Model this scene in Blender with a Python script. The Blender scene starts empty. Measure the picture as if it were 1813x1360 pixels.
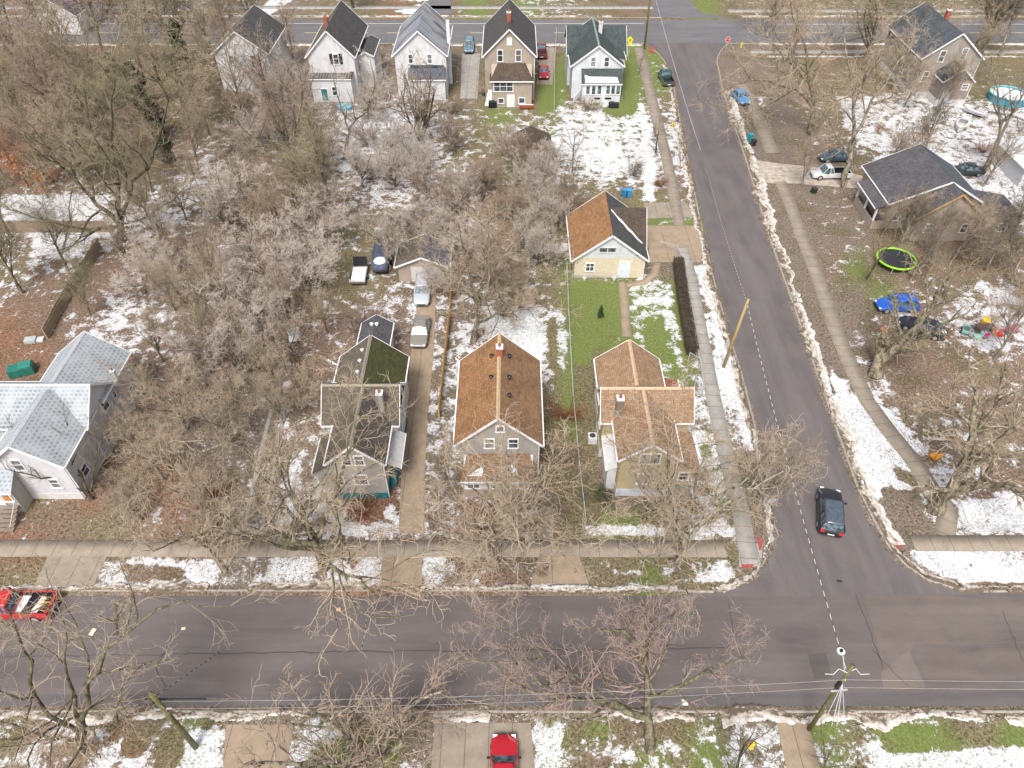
import bpy, math, random
import numpy as np
random.seed(7)
R = math.radians
# ------------------------------------------------------------------ camera
SC = bpy.context.scene
F, CH, PT = 1281.0, 50.0, R(44.8)
CP, SP = math.cos(PT), math.sin(PT)
cam = bpy.data.cameras.new("camera"); camo = bpy.data.objects.new("camera", cam)
SC.collection.objects.link(camo); SC.camera = camo
camo.location = (0, 0, CH); camo.rotation_euler = (math.pi/2-PT, 0, 0)
cam.sensor_width = 36; cam.lens = 36*F/1813; cam.clip_start = 1; cam.clip_end = 4000
# ------------------------------------------------------------------ world and sun (bright overcast winter day)
W = bpy.data.worlds.new("World"); SC.world = W; W.use_nodes = True
wn = W.node_tree.nodes; wl = W.node_tree.links
sky = wn.new("ShaderNodeTexSky"); sky.sky_type = 'NISHITA'; sky.sun_disc = False
sky.sun_elevation = R(56); sky.sun_rotation = R(196); sky.air_density = .7; sky.dust_density = 3.5; sky.ozone_density = .6
hs = wn.new("ShaderNodeHueSaturation"); hs.inputs['Saturation'].default_value = .3      # cloud-greyed sky light
wl.new(sky.outputs[0], hs.inputs['Color']); wl.new(hs.outputs[0], wn["Background"].inputs[0]); wn["Background"].inputs[1].default_value = .125
sun = bpy.data.lights.new("sun", 'SUN'); suno = bpy.data.objects.new("sun", sun); SC.collection.objects.link(suno)
sun.energy = 1.9; sun.angle = R(18); sun.color = (1, .95, .89)
suno.rotation_euler = (R(34), 0, R(-16)); suno.location = (0, -20, 80)
SC.view_settings.view_transform = 'Standard'; SC.view_settings.look = 'None'; SC.view_settings.gamma = 1
SC.view_settings.exposure = 0.8
SC.cycles.max_bounces = 4; SC.cycles.diffuse_bounces = 2; SC.cycles.glossy_bounces = 2; SC.cycles.transparent_max_bounces = 8
# ------------------------------------------------------------------ helpers
COL = SC.collection
def ray(x, y):
    u = (x-906.5)/F; v = (y-680)/F
    return (u, CP-v*SP, -SP-v*CP)
def G(x, y, z=0.):                      # where the line of sight of a spot in the photo meets height z
    d = ray(x, y); t = (z-CH)/d[2]
    return (d[0]*t, d[1]*t)
def G3(x, y, z=0.): g = G(x, y, z); return (g[0], g[1], z)
def PY(x, y, Y):
    d = ray(x, y); t = Y/d[1]; return (d[0]*t, Y, CH+d[2]*t)
def pix(X, Y, Z=0.):
    Z = Z-CH; dep = Y*CP-Z*SP; up = Y*SP+Z*CP
    return 906.5+F*X/dep, 680-F*up/dep
def tag(o, label=None, cat=None, group=None, kind=None):
    if label: o['label'] = label
    if cat: o['category'] = cat
    if group: o['group'] = group
    if kind: o['kind'] = kind
    return o
def thing(name, loc, rz, label, cat, group=None):
    o = bpy.data.objects.new(name, None); COL.objects.link(o); o.empty_display_size = .3
    o.location = loc if len(loc) == 3 else (loc[0], loc[1], 0); o.rotation_euler = (0, 0, rz)
    return tag(o, label, cat, group)
def npmesh(name, V, Q, mat=None, smooth=False, nper=4):
    me = bpy.data.meshes.new(name); n = len(V); m = len(Q)
    me.vertices.add(n); me.vertices.foreach_set("co", np.asarray(V, dtype=np.float32).ravel())
    me.loops.add(m*nper); me.loops.foreach_set("vertex_index", np.asarray(Q, dtype=np.int32).ravel())
    me.polygons.add(m); me.polygons.foreach_set("loop_start", np.arange(0, m*nper, nper, dtype=np.int32))
    if smooth: me.polygons.foreach_set("use_smooth", np.ones(m, dtype=bool))
    me.update(calc_edges=True)
    if mat: me.materials.append(mat)
    return me
def link(name, me, parent=None, loc=None, rz=0):
    o = bpy.data.objects.new(name, me); COL.objects.link(o)
    if parent: o.parent = parent
    if loc is not None: o.location = loc
    o.rotation_euler = (0, 0, rz)
    return o
class MB:
    def __init__(s): s.v = []; s.f = []
    def add(s, vs, fs):
        b = len(s.v); s.v += [tuple(p) for p in vs]; s.f += [tuple(b+i for i in f) for f in fs]; return s
    def hexa(s, p):                     # 8 points: bottom ring then top ring
        return s.add(p, [(3,2,1,0), (4,5,6,7), (0,1,5,4), (1,2,6,5), (2,3,7,6), (3,0,4,7)])
    def box(s, x0, x1, y0, y1, z0, z1):
        return s.hexa([(x0,y0,z0),(x1,y0,z0),(x1,y1,z0),(x0,y1,z0),(x0,y0,z1),(x1,y0,z1),(x1,y1,z1),(x0,y1,z1)])
    def bar(s, a, b, w, h=None):        # box along a-b
        h = h or w; a = np.array(a, float); b = np.array(b, float); d = b-a; d /= np.linalg.norm(d)+1e-9
        up = np.array((0,0,1.)) if abs(d[2]) < .95 else np.array((0,1.,0))
        x = np.cross(d, up); x /= np.linalg.norm(x); y = np.cross(x, d)
        r = [a+x*i*w/2+y*j*h/2 for i, j in ((-1,-1),(1,-1),(1,1),(-1,1))]; q = [p+(b-a) for p in r]
        return s.add(r+q, [(3,2,1,0),(4,5,6,7),(0,1,5,4),(1,2,6,5),(2,3,7,6),(3,0,4,7)])
    def tube(s, pts, rad, n=8, cap=True):
        pts = [np.array(p, float) for p in pts]; rad = rad if hasattr(rad, '__len__') else [rad]*len(pts); b = len(s.v)
        for i, p in enumerate(pts):
            d = pts[min(i+1, len(pts)-1)]-pts[max(i-1, 0)]; d /= np.linalg.norm(d)+1e-9
            up = np.array((0,0,1.)) if abs(d[2]) < .9 else np.array((0,1.,0))
            x = np.cross(d, up); x /= np.linalg.norm(x); y = np.cross(x, d)
            for k in range(n):
                a = 2*math.pi*k/n; s.v.append(tuple(p+(x*math.cos(a)+y*math.sin(a))*rad[i]))
        for i in range(len(pts)-1):
            for k in range(n):
                k2 = (k+1) % n; s.f.append((b+i*n+k, b+i*n+k2, b+(i+1)*n+k2, b+(i+1)*n+k))
        if cap:
            s.f.append(tuple(b+k for k in range(n))[::-1]); s.f.append(tuple(b+(len(pts)-1)*n+k for k in range(n)))
        return s
    def cyl(s, x, y, z0, z1, r0, r1=None, n=16): return s.tube([(x,y,z0),(x,y,z1)], [r0, r0 if r1 is None else r1], n)
    def build(s, name, mat, parent=None, smooth=False, bevel=0, sub=0, loc=None):
        me = bpy.data.meshes.new(name); me.from_pydata(s.v, [], s.f)
        uvl = me.uv_layers.new(name="UVMap"); me.update()
        co = s.v
        for p in me.polygons:           # metric box UVs: u runs level along the face, v up its slope
            n = p.normal
            u = (-n.y, n.x, 0.) if abs(n.z) < .999 else (1., 0., 0.)
            l = math.hypot(u[0], u[1]) or 1; u = (u[0]/l, u[1]/l)
            v = (-n.z*u[1], n.z*u[0], n.x*u[1]-n.y*u[0])
            for li in p.loop_indices:
                c = co[me.loops[li].vertex_index]
                uvl.data[li].uv = (c[0]*u[0]+c[1]*u[1], c[0]*v[0]+c[1]*v[1]+c[2]*v[2])
        if smooth: me.polygons.foreach_set("use_smooth", [True]*len(me.polygons))
        if mat: me.materials.append(mat)
        o = link(name, me, parent, loc)
        if bevel: m = o.modifiers.new("b", 'BEVEL'); m.width = bevel; m.segments = 2; m.limit_method = 'ANGLE'
        if sub: m = o.modifiers.new("s", 'SUBSURF'); m.levels = sub; m.render_levels = sub
        return o
# ------------------------------------------------------------------ materials
class NT:
    def __init__(s, name, rough=.8, spec=.3):
        s.m = bpy.data.materials.new(name); s.m.use_nodes = True; s.t = s.m.node_tree; s.b = s.t.nodes["Principled BSDF"]
        s.b.inputs['Roughness'].default_value = rough; s.b.inputs['Specular IOR Level'].default_value = spec
    def n(s, ty, **k):
        o = s.t.nodes.new("ShaderNode"+ty)
        for a, v in k.items():
            if isinstance(v, (int, float, str, bool)) and hasattr(o, a): setattr(o, a, v)
        return o
    def set(s, o, **k):
        for a, v in k.items(): o.inputs[a.replace('_', ' ')].default_value = v
        return o
    def l(s, a, b): s.t.links.new(a, b)
    def noise(s, vec, scale, detail=4, rough=.6, dist=0.):
        o = s.n('TexNoise'); s.set(o, Scale=scale, Detail=detail, Roughness=rough, Distortion=dist)
        if vec is not None: s.l(vec, o.inputs['Vector'])
        return o.outputs['Fac']
    def ramp(s, fac, stops):
        o = s.n('ValToRGB'); e = o.color_ramp.elements
        while len(e) < len(stops): e.new(.5)
        for i, (p, c) in enumerate(stops):
            e[i].position = p; e[i].color = (*c, 1) if hasattr(c, '__len__') else (c, c, c, 1)
        s.l(fac, o.inputs[0]); return o.outputs[0]
    def mix(s, fac, a, b, mode='MIX'):
        o = s.n('Mix'); o.data_type = 'RGBA'; o.blend_type = mode
        for inp, v in ((o.inputs[0], fac), (o.inputs[6], a), (o.inputs[7], b)):
            if hasattr(v, 'is_linked') or hasattr(v, 'links'): s.l(v, inp)
            else: inp.default_value = (*v, 1) if hasattr(v, '__len__') else v
        return o.outputs[2]
    def math(s, op, a, b=0., c=None):
        o = s.n('Math'); o.operation = op
        for i, v in enumerate((a, b) if c is None else (a, b, c)):
            if hasattr(v, 'links'): s.l(v, o.inputs[i])
            else: o.inputs[i].default_value = v
        return o.outputs[0]
    def tc(s, w='Object'): return s.n('TexCoord').outputs[w]
    def scalevec(s, vec, sc):
        o = s.n('Mapping'); o.inputs['Scale'].default_value = sc; s.l(vec, o.inputs[0]); return o.outputs[0]
    def col(s, c): s.l(c, s.b.inputs['Base Color']); return s
    def bump(s, h, strength=.4, dist=.02):
        o = s.n('Bump'); s.set(o, Strength=strength, Distance=dist); s.l(h, o.inputs['Height']); s.l(o.outputs[0], s.b.inputs['Normal'])
_mc = {}
def flat(name, c, rough=.6, spec=.4, var=.18, scale=3., metal=0.):
    k = (name, c)
    if k in _mc: return _mc[k]
    t = NT(name, rough, spec); v = t.noise(t.tc(), scale, 5, .7)
    t.col(t.mix(t.ramp(v, [(.3, 0.), (.7, 1.)]), tuple(x*(1-var) for x in c), tuple(min(1, x*(1+var)) for x in c)))
    t.b.inputs['Metallic'].default_value = metal
    _mc[k] = t.m; return t.m
def siding(name, c, pitch=.16):
    t = NT(name, .75, .25); uv = t.tc('UV'); sep = t.n('SeparateXYZ'); t.l(uv, sep.inputs[0])
    fr = t.math('FRACT', t.math('DIVIDE', sep.outputs[1], pitch))
    line = t.ramp(fr, [(0., .55), (.16, 1.)])
    n1 = t.noise(t.scalevec(t.tc(), (.6, .6, .25)), 2.2, 6, .7)
    base = t.mix(t.ramp(n1, [(.35, 0.), (.7, 1.)]), tuple(x*.78 for x in c), c)
    t.col(t.mix(1., base, line, 'MULTIPLY')); t.bump(fr, .5, .02); return t.m
def shingle(name, c1, c2, c3, pat=.35, streak=None, moss=None, frost=0.):
    t = NT(name, .9, .2); uv = t.tc('UV'); b = t.n('TexBrick'); t.l(uv, b.inputs['Vector'])
    t.set(b, Scale=1., Mortar_Size=.02, Mortar_Smooth=.3, Bias=-.1, Brick_Width=.36, Row_Height=.2)
    b.offset = .5; b.inputs['Color1'].default_value = (.75, .75, .75, 1); b.inputs['Color2'].default_value = (1.15, 1.15, 1.15, 1)
    b.inputs['Mortar'].default_value = (1-pat, 1-pat, 1-pat, 1)
    n1 = t.noise(t.tc(), .55, 5, .65, .4); n2 = t.noise(t.scalevec(uv, (5, .8, 1)), 1.4, 6, .75)
    base = t.mix(t.ramp(n1, [(.35, 0.), (.65, 1.)]), c1, c2)
    base = t.mix(t.ramp(n2, [(.45, 0.), (.75, .8)]), base, c3)
    if moss: base = t.mix(t.ramp(t.noise(t.tc(), .9, 5, .6), [(.42, 0.), (.6, 1.)]), base, moss)
    n3 = t.noise(t.scalevec(uv, (1, 1, 1)), 9, 3, .8)
    base = t.mix(t.ramp(n3, [(.3, .35), (.7, 0.)]), base, (.03, .025, .02))
    t.col(t.mix(1., base, b.outputs['Color'], 'MULTIPLY')); t.bump(b.outputs['Fac'], -.5, .03); return t.m
def frosty():                           # pale grey shingles with dark rows of tabs
    t = NT('frosted_shingle', .85, .25); uv = t.tc('UV'); sep = t.n('SeparateXYZ'); t.l(uv, sep.inputs[0])
    row = t.math('DIVIDE', sep.outputs[1], .34); fl = t.math('FLOOR', row); fr = t.math('FRACT', row)
    cx = t.math('FRACT', t.math('ADD', t.math('DIVIDE', sep.outputs[0], .4), t.math('MULTIPLY', fl, .37)))
    d = t.math('MULTIPLY', t.math('LESS_THAN', fr, .5), t.math('LESS_THAN', cx, .58))
    n = t.noise(t.tc(), .8, 5, .7); n2 = t.noise(uv, 5, 4, .8)
    d = t.math('MULTIPLY', d, t.ramp(n, [(.38, .25), (.6, 1.)]))
    d = t.math('MULTIPLY', d, t.ramp(n2, [(.3, .4), (.6, 1.)]))
    base = t.mix(t.ramp(n, [(.3, 0.), (.7, 1.)]), (.42, .445, .465), (.29, .315, .34))
    t.col(t.mix(t.math('MULTIPLY', d, .8), base, (.11, .13, .155))); t.bump(n2, .3, .02); return t.m
def concrete(name, c, joint=1.55):
    t = NT(name, .85, .25); uv = t.tc('UV'); sep = t.n('SeparateXYZ'); t.l(uv, sep.inputs[0])
    fr = t.math('FRACT', t.math('DIVIDE', sep.outputs[0], joint))
    ln = t.math('LESS_THAN', fr, .045/joint*1.3)
    slab = t.n('TexWhiteNoise'); slab.noise_dimensions = '1D'; t.l(t.math('FLOOR', t.math('DIVIDE', sep.outputs[0], joint)), slab.inputs['W'])
    n1 = t.noise(t.tc(), .9, 6, .7); n2 = t.noise(t.tc(), 12, 4, .8)
    b = t.mix(t.ramp(n1, [(.3, 0.), (.7, 1.)]), tuple(x*.72 for x in c), tuple(x*1.12 for x in c))
    b = t.mix(t.math('MULTIPLY', slab.outputs[0], .25), b, tuple(x*.7 for x in c))
    b = t.mix(t.ramp(n2, [(.6, 0.), (.72, .6)]), b, (.06, .05, .04))
    t.col(t.mix(t.math('MULTIPLY', ln, .6), b, (.07, .06, .045))); t.bump(n2, .3, .01); return t.m
def asphalt(name, c, st=(.16, .7, 1)):
    t = NT(name, .62, .4); o = t.tc()
    n1 = t.noise(t.scalevec(o, st), .6, 6, .7, .6); n2 = t.noise(o, 18, 3, .9); n4 = t.noise(o, .35, 4, .6)
    b = t.mix(t.ramp(n1, [(.3, 0.), (.7, 1.)]), tuple(x*.7 for x in c), tuple(x*1.25 for x in c))
    trk = t.noise(t.scalevec(o, tuple(.02 if q < .5 else 1. for q in st)), 1.1, 3, .5)
    b = t.mix(t.ramp(trk, [(.40, .28), (.55, 0.)]), b, tuple(x*.62 for x in c)); b = t.mix(t.ramp(trk, [(.56, 0.), (.72, .18)]), b, tuple(x*1.5 for x in c))
    b = t.mix(t.ramp(n4, [(.4, 0.), (.65, .5)]), b, (c[0]*1.15, c[1]*1.04, c[2]*.95))
    b = t.mix(t.ramp(n2, [(.35, .35), (.65, 0.)]), b, tuple(x*.55 for x in c))
    b = t.mix(t.ramp(n2, [(.62, 0.), (.8, .5)]), b, tuple(x*1.9 for x in c))
    vo = t.n('TexVoronoi'); vo.feature = 'DISTANCE_TO_EDGE'; t.set(vo, Scale=.11)
    w = t.n('TexNoise'); t.set(w, Scale=.8, Detail=5.); t.l(o, w.inputs[0])
    t.l(t.mix(.25, o, w.outputs['Color'], 'LINEAR_LIGHT'), vo.inputs['Vector'])
    crk = t.math('LESS_THAN', vo.outputs['Distance'], .0012)
    b = t.mix(t.math('MULTIPLY', crk, .25), b, (.05, .045, .045))
    t.col(b); t.l(t.ramp(n4, [(.35, .5), (.65, .8)]), t.b.inputs['Roughness']); t.bump(n2, .25, .01); return t.m
def berm():
    t = NT('dirty_snow', .8, .3); o = t.tc(); n1 = t.noise(o, 1.6, 7, .75); n2 = t.noise(o, .35, 3, .5); n3 = t.noise(o, 7, 5, .8)
    a = t.n('Attribute'); a.attribute_name = 'dirt'
    f = t.math('ADD', t.math('ADD', n1, t.math('MULTIPLY', a.outputs['Fac'], .55)), t.math('MULTIPLY', n3, .3))
    t.col(t.ramp(f, [(.60, (.76, .76, .77)), (.74, (.60, .56, .51)), (.92, (.40, .34, .28)), (1.12, (.15, .115, .085))]))
    t.bump(t.math('ADD', n1, n3), .8, .1); return t.m
def bark(name, c, moss, amt):
    t = NT(name, .95, .1); o = t.tc(); n1 = t.noise(t.scalevec(o, (2, 2, .5)), 1.6, 6, .8); n2 = t.noise(o, .9, 5, .7)
    oi = t.n('ObjectInfo')
    b = t.mix(t.ramp(n1, [(.42, 0.), (.58, 1.)]), tuple(x*.25 for x in c), tuple(x*1.35 for x in c))
    b = t.mix(t.ramp(n2, [(.62-amt, 0.), (.75-amt, .8)]), b, moss)
    t.col(t.mix(t.math('MULTIPLY', oi.outputs['Random'], .35), b, (.1, .08, .06))); t.bump(n1, .6, .05); return t.m
def twig(name, c, c2):
    t = NT(name, .95, .1); o = t.tc(); n1 = t.noise(o, .7, 4, .7); oi = t.n('ObjectInfo')
    b = t.mix(t.ramp(n1, [(.35, 0.), (.65, 1.)]), c, c2)
    b = t.mix(t.math('MULTIPLY', oi.outputs['Random'], .4), b, tuple(x*.55 for x in c)); t.col(b); return t.m
def cloth_glass(name='window_glass', c=(.02, .025, .03)):
    t = NT(name, .08, .6); n = t.noise(t.tc(), 2.5, 3, .5)
    oi = t.n('ObjectInfo'); cur = t.mix(t.ramp(oi.outputs['Random'], [(.55, 0.), (.6, 1.)]), c, (.3, .29, .27)) if name == 'window_glass' else c
    t.col(t.mix(t.ramp(n, [(.4, 0.), (.6, 1.)]), cur, tuple(x*3.5+.02 for x in c))); return t.m
def paint(name, c, rough=.28):
    t = NT(name, rough, .5); n = t.noise(t.tc(), 3, 6, .7)
    t.b.inputs['Coat Weight'].default_value = .5; t.b.inputs['Coat Roughness'].default_value = .12
    t.col(t.mix(t.ramp(n, [(.45, 0.), (.8, .12)]), c, tuple(x*.7+.05 for x in c))); return t.m
M = dict(
  white=flat('white_paint', (.72, .73, .75)), trim=flat('white_trim', (.78, .78, .78), var=.08), rail=flat('grey_rail', (.42, .42, .42)),
  glass=cloth_glass(), blueglass=cloth_glass('car_glass', (.035, .05, .06)), rubber=flat('tyre_rubber', (.02, .02, .02)), rim=flat('wheel_rim', (.35, .35, .36), .35, .6),
  black=flat('black_plastic', (.015, .015, .017), .45), chrome=flat('bright_metal', (.55, .56, .58), .3, .7, metal=.6),
  red=flat('red_lamp', (.6, .03, .02), .3), lamp=flat('clear_lamp', (.7, .72, .75), .2), snow=flat('snow_cap', (.82, .84, .88), .7, .3, .06),
  wood=flat('grey_wood', (.22, .18, .14)), newwood=flat('yellow_wood', (.55, .33, .11)), polewood=flat('pole_wood', (.38, .28, .12)), mosspole=flat('mossy_pole_wood', (.14, .13, .05), var=.5),
  brick=flat('red_brick', (.33, .10, .065), var=.35, scale=9), found=flat('foundation', (.60, .59, .57)), teal=flat('teal_paint', (.02, .17, .18), var=.4),
  conc=concrete('concrete_walk', (.30, .255, .205)), conc2=concrete('concrete_drive', (.34, .265, .19), 3.1), pale=concrete('pale_concrete', (.36, .34, .31), 1.5),
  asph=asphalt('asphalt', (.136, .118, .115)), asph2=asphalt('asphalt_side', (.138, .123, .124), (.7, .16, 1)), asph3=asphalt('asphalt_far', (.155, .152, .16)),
  berm=berm(), kerb=flat('kerb_concrete', (.3, .27, .23), var=.4), tactile=flat('red_tactile', (.30, .07, .065), var=.3),
  metal=flat('galvanised', (.45, .46, .47), .4, .5), paintline=flat('road_paint', (.62, .62, .6), var=.3, scale=6), yellowline=flat('road_yellow', (.6, .52, .25), var=.3),
)
# ------------------------------------------------------------------ roads: outlines
def arc(a, b, c, n=8):                  # quadratic curve a-b-c
    return [tuple((1-t)**2*a[i]+2*t*(1-t)*b[i]+t*t*c[i] for i in (0, 1)) for t in [k/n for k in range(n+1)]]
NY0, NY1 = 19.05, 28.05                 # near street
FY0, FY1 = 140.5, 154.5                 # far street
GP = lambda l: [G(*q) for q in l]
left_kerb = [(12.5, 28.05)] + GP([(1262,1047),(1300,1040),(1335,1020),(1357,985),(1366,950),(1362,900),(1354,838),(1338,760),(1313,662),(1290,591),(1265,500),(1245,415),(1225,320),(1205,220),(1192,150)])
left_kerb += arc(G(1180, 115), G(1168, 92), G(1140, 76), 5)
right_kerb = [(40, 28.05)] + GP([(1736,1046),(1690,1040),(1645,1026),(1605,1000),(1575,968),(1550,925),(1519,863),(1479,752),(1444,652),(1404,536),(1366,430),(1340,345),(1320,280),(1298,215),(1280,160)])
right_kerb += arc(G(1272, 120), G(1262, 98), G(1290, 77), 5)
side_poly = [(12.5, 27.6)] + left_kerb + [(left_kerb[-1][0], 141.), (right_kerb[-1][0], 141.)] + right_kerb[::-1] + [(40, 27.6)]
ext_poly = [G(1152, 30), G(1156, -10), G(1160, -60), G(1222, -60), G(1222, 0), G(1240, 20), G(1300, 32)]
def inpoly(X, Y, poly):
    r = np.zeros(X.shape, bool); n = len(poly)
    for i in range(n):
        x0, y0 = poly[i]; x1, y1 = poly[(i+1) % n]
        if y0 == y1: continue
        c = ((Y >= min(y0, y1)) & (Y < max(y0, y1))) & (X < x0+(Y-y0)*(x1-x0)/(y1-y0)); r ^= c
    return r
# ------------------------------------------------------------------ ground sheet
SNOW = """1111222332112213521133310011121222222222
1111111222222222222222220000001100000111
1111112222112111122122300222001111111111
1121111221121112211222122222001121121122
1111112222224556443233664442001224455556
1112112332334567643265777665000133376666
1122112452333555443244577555000112476666
2344334542122355533223332225001122222466
6676556422213244322221112222200122112236
3466442222124322222224442222200112111122
4432233222122222222233332222200022111111
3221443222113244433332002552300011233332
1124654221122344344475002665700000344678
1134443222123322345586002655700003112366
1112222222111222445575002345700003311112
1111112222223222442222001135700006421333
1111111232334322443211000036500007533322
1111111222324422442211000026400000753433
1111111222335322442211000025500000766442
2111111232335333332212000135400000076445
3111233333446566433343000245400000034466
2111122222333333333222222222200000012222
1111755644475543433333223336600000001777
2222555544455533333333333336600000001777
2222222222222222222222222222222222222222
2222222222222222222222222222222222222222
2222222222222222222222222222222222222222
2222222222222222222222222222222222222222
2333435411254333225433232323443333443333
3434676420262233336542334433555344555443"""
LAND = """bbbbbbooooddooorobgogooobbdgoobooooooooo
bbbbbbooooddddddddddddddggddddddbbbooooo
bbbrbbooooddddddddodooogggdddddobooooooo
bbbbbboooodddbbddodoooogggoddddbooobbooo
bbobbbooodddddddodogoooogbbbddddobbooobb
rboboobbobdddbbbooooogogoobbddddboobbbbo
rrbobobbbdbbdddbbooogooooobbdddddoobbbbb
bbbbbbbbbbbbbdbbbdbboooooobbdddddbobbbdd
bbbbbbbddbbbbooobbbbooooogggddddddbobbdd
bbbbbbbdddbbooooobbbooooodddddddddbobbbo
obbbbbddddbbooooobbooogoodddddddbgbbbbbb
bbbbbbddddbbooobbdbooogggggoddddddgbbbbb
rbbbbbddddbbbbbbddbgoogggggoddddddbbbbbb
rrbbbbbdddbbbbbbddbogogggggoddddddbbbbbb
rrbbbbbddddbbbbbdddodogggggoddddddbbbbob
bbbbbbbdddddbbbbdddddogggggoddddddbbbbbb
bbbbbbddddddbbbbdddddogddddodddddddbobbb
bbbbbbddddddbbbbdddddooddddgdddddddbbbob
bbbbbbrbddddbbbbdddddooddddogddddddoobbb
bobrbbrrddddbbrrddrddoodddoogdddddddobbb
rbboobrrbdddbbrrddrrdooggooooddddddddobb
rrboobrrbdddbbbbdddddooooooooddddddddbbb
oooddbbbdddbbrrdddrbbddoogooodddddddddbb
oooddbbbdddbbrrdddrbbddoogoooddddddddddd
ooodddddddddddddddddddddddddddddddddddoo
dddddddddddddddddddddddddddddddddddddddd
dddddddddddddddddddddddddddddddddddddddd
dddddddddddddddddddddddddddddddddddddddd
obbrroogoddogoodddbbogogbbogdodggogggoog
obbbbrogoddogggodddbbgobogoggdoggoogggog"""
LC = dict(b=(.235, .16, .122), r=(.29, .135, .08), o=(.21, .185, .095), g=(.155, .235, .035), d=(.225, .185, .155))
def lut(rows, fn):
    a = np.array([[fn(c) for c in r[:40].ljust(40, r[-1])] for r in rows.split()], float)
    return a if a.ndim == 3 else a[..., None]
SN = lut(SNOW, lambda c: int(c)/9); LD = lut(LAND, lambda c: LC[c])
def sample(a, px, py):
    cx = np.clip(px/1813*40-.5, 0, 38.999); cy = np.clip(py/1360*30-.5, 0, 28.999)
    i = cx.astype(int); j = cy.astype(int); fx = (cx-i)[..., None]; fy = (cy-j)[..., None]
    return (a[j, i]*(1-fx)+a[j, i+1]*fx)*(1-fy)+(a[j+1, i]*(1-fx)+a[j+1, i+1]*fx)*fy
xs = np.concatenate([[-1500, -700, -350, -200], np.arange(-140, -60, 1.2), np.arange(-60, 62, .4), np.arange(62, 142, 1.1), [200, 350, 700, 1500]])
ys = np.concatenate([[-900, -300, -60, -10, 5, 10], np.arange(13, 60, .33), np.arange(60, 110, .55), np.arange(110, 185, .9), [220, 300, 500, 900, 2500]])
XX, YY = np.meshgrid(xs, ys); PXX, PYY = pix(XX, np.maximum(YY, 12))
snow = sample(SN, PXX, PYY)[..., 0]*.92+.09; land = sample(LD, PXX, PYY)
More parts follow.
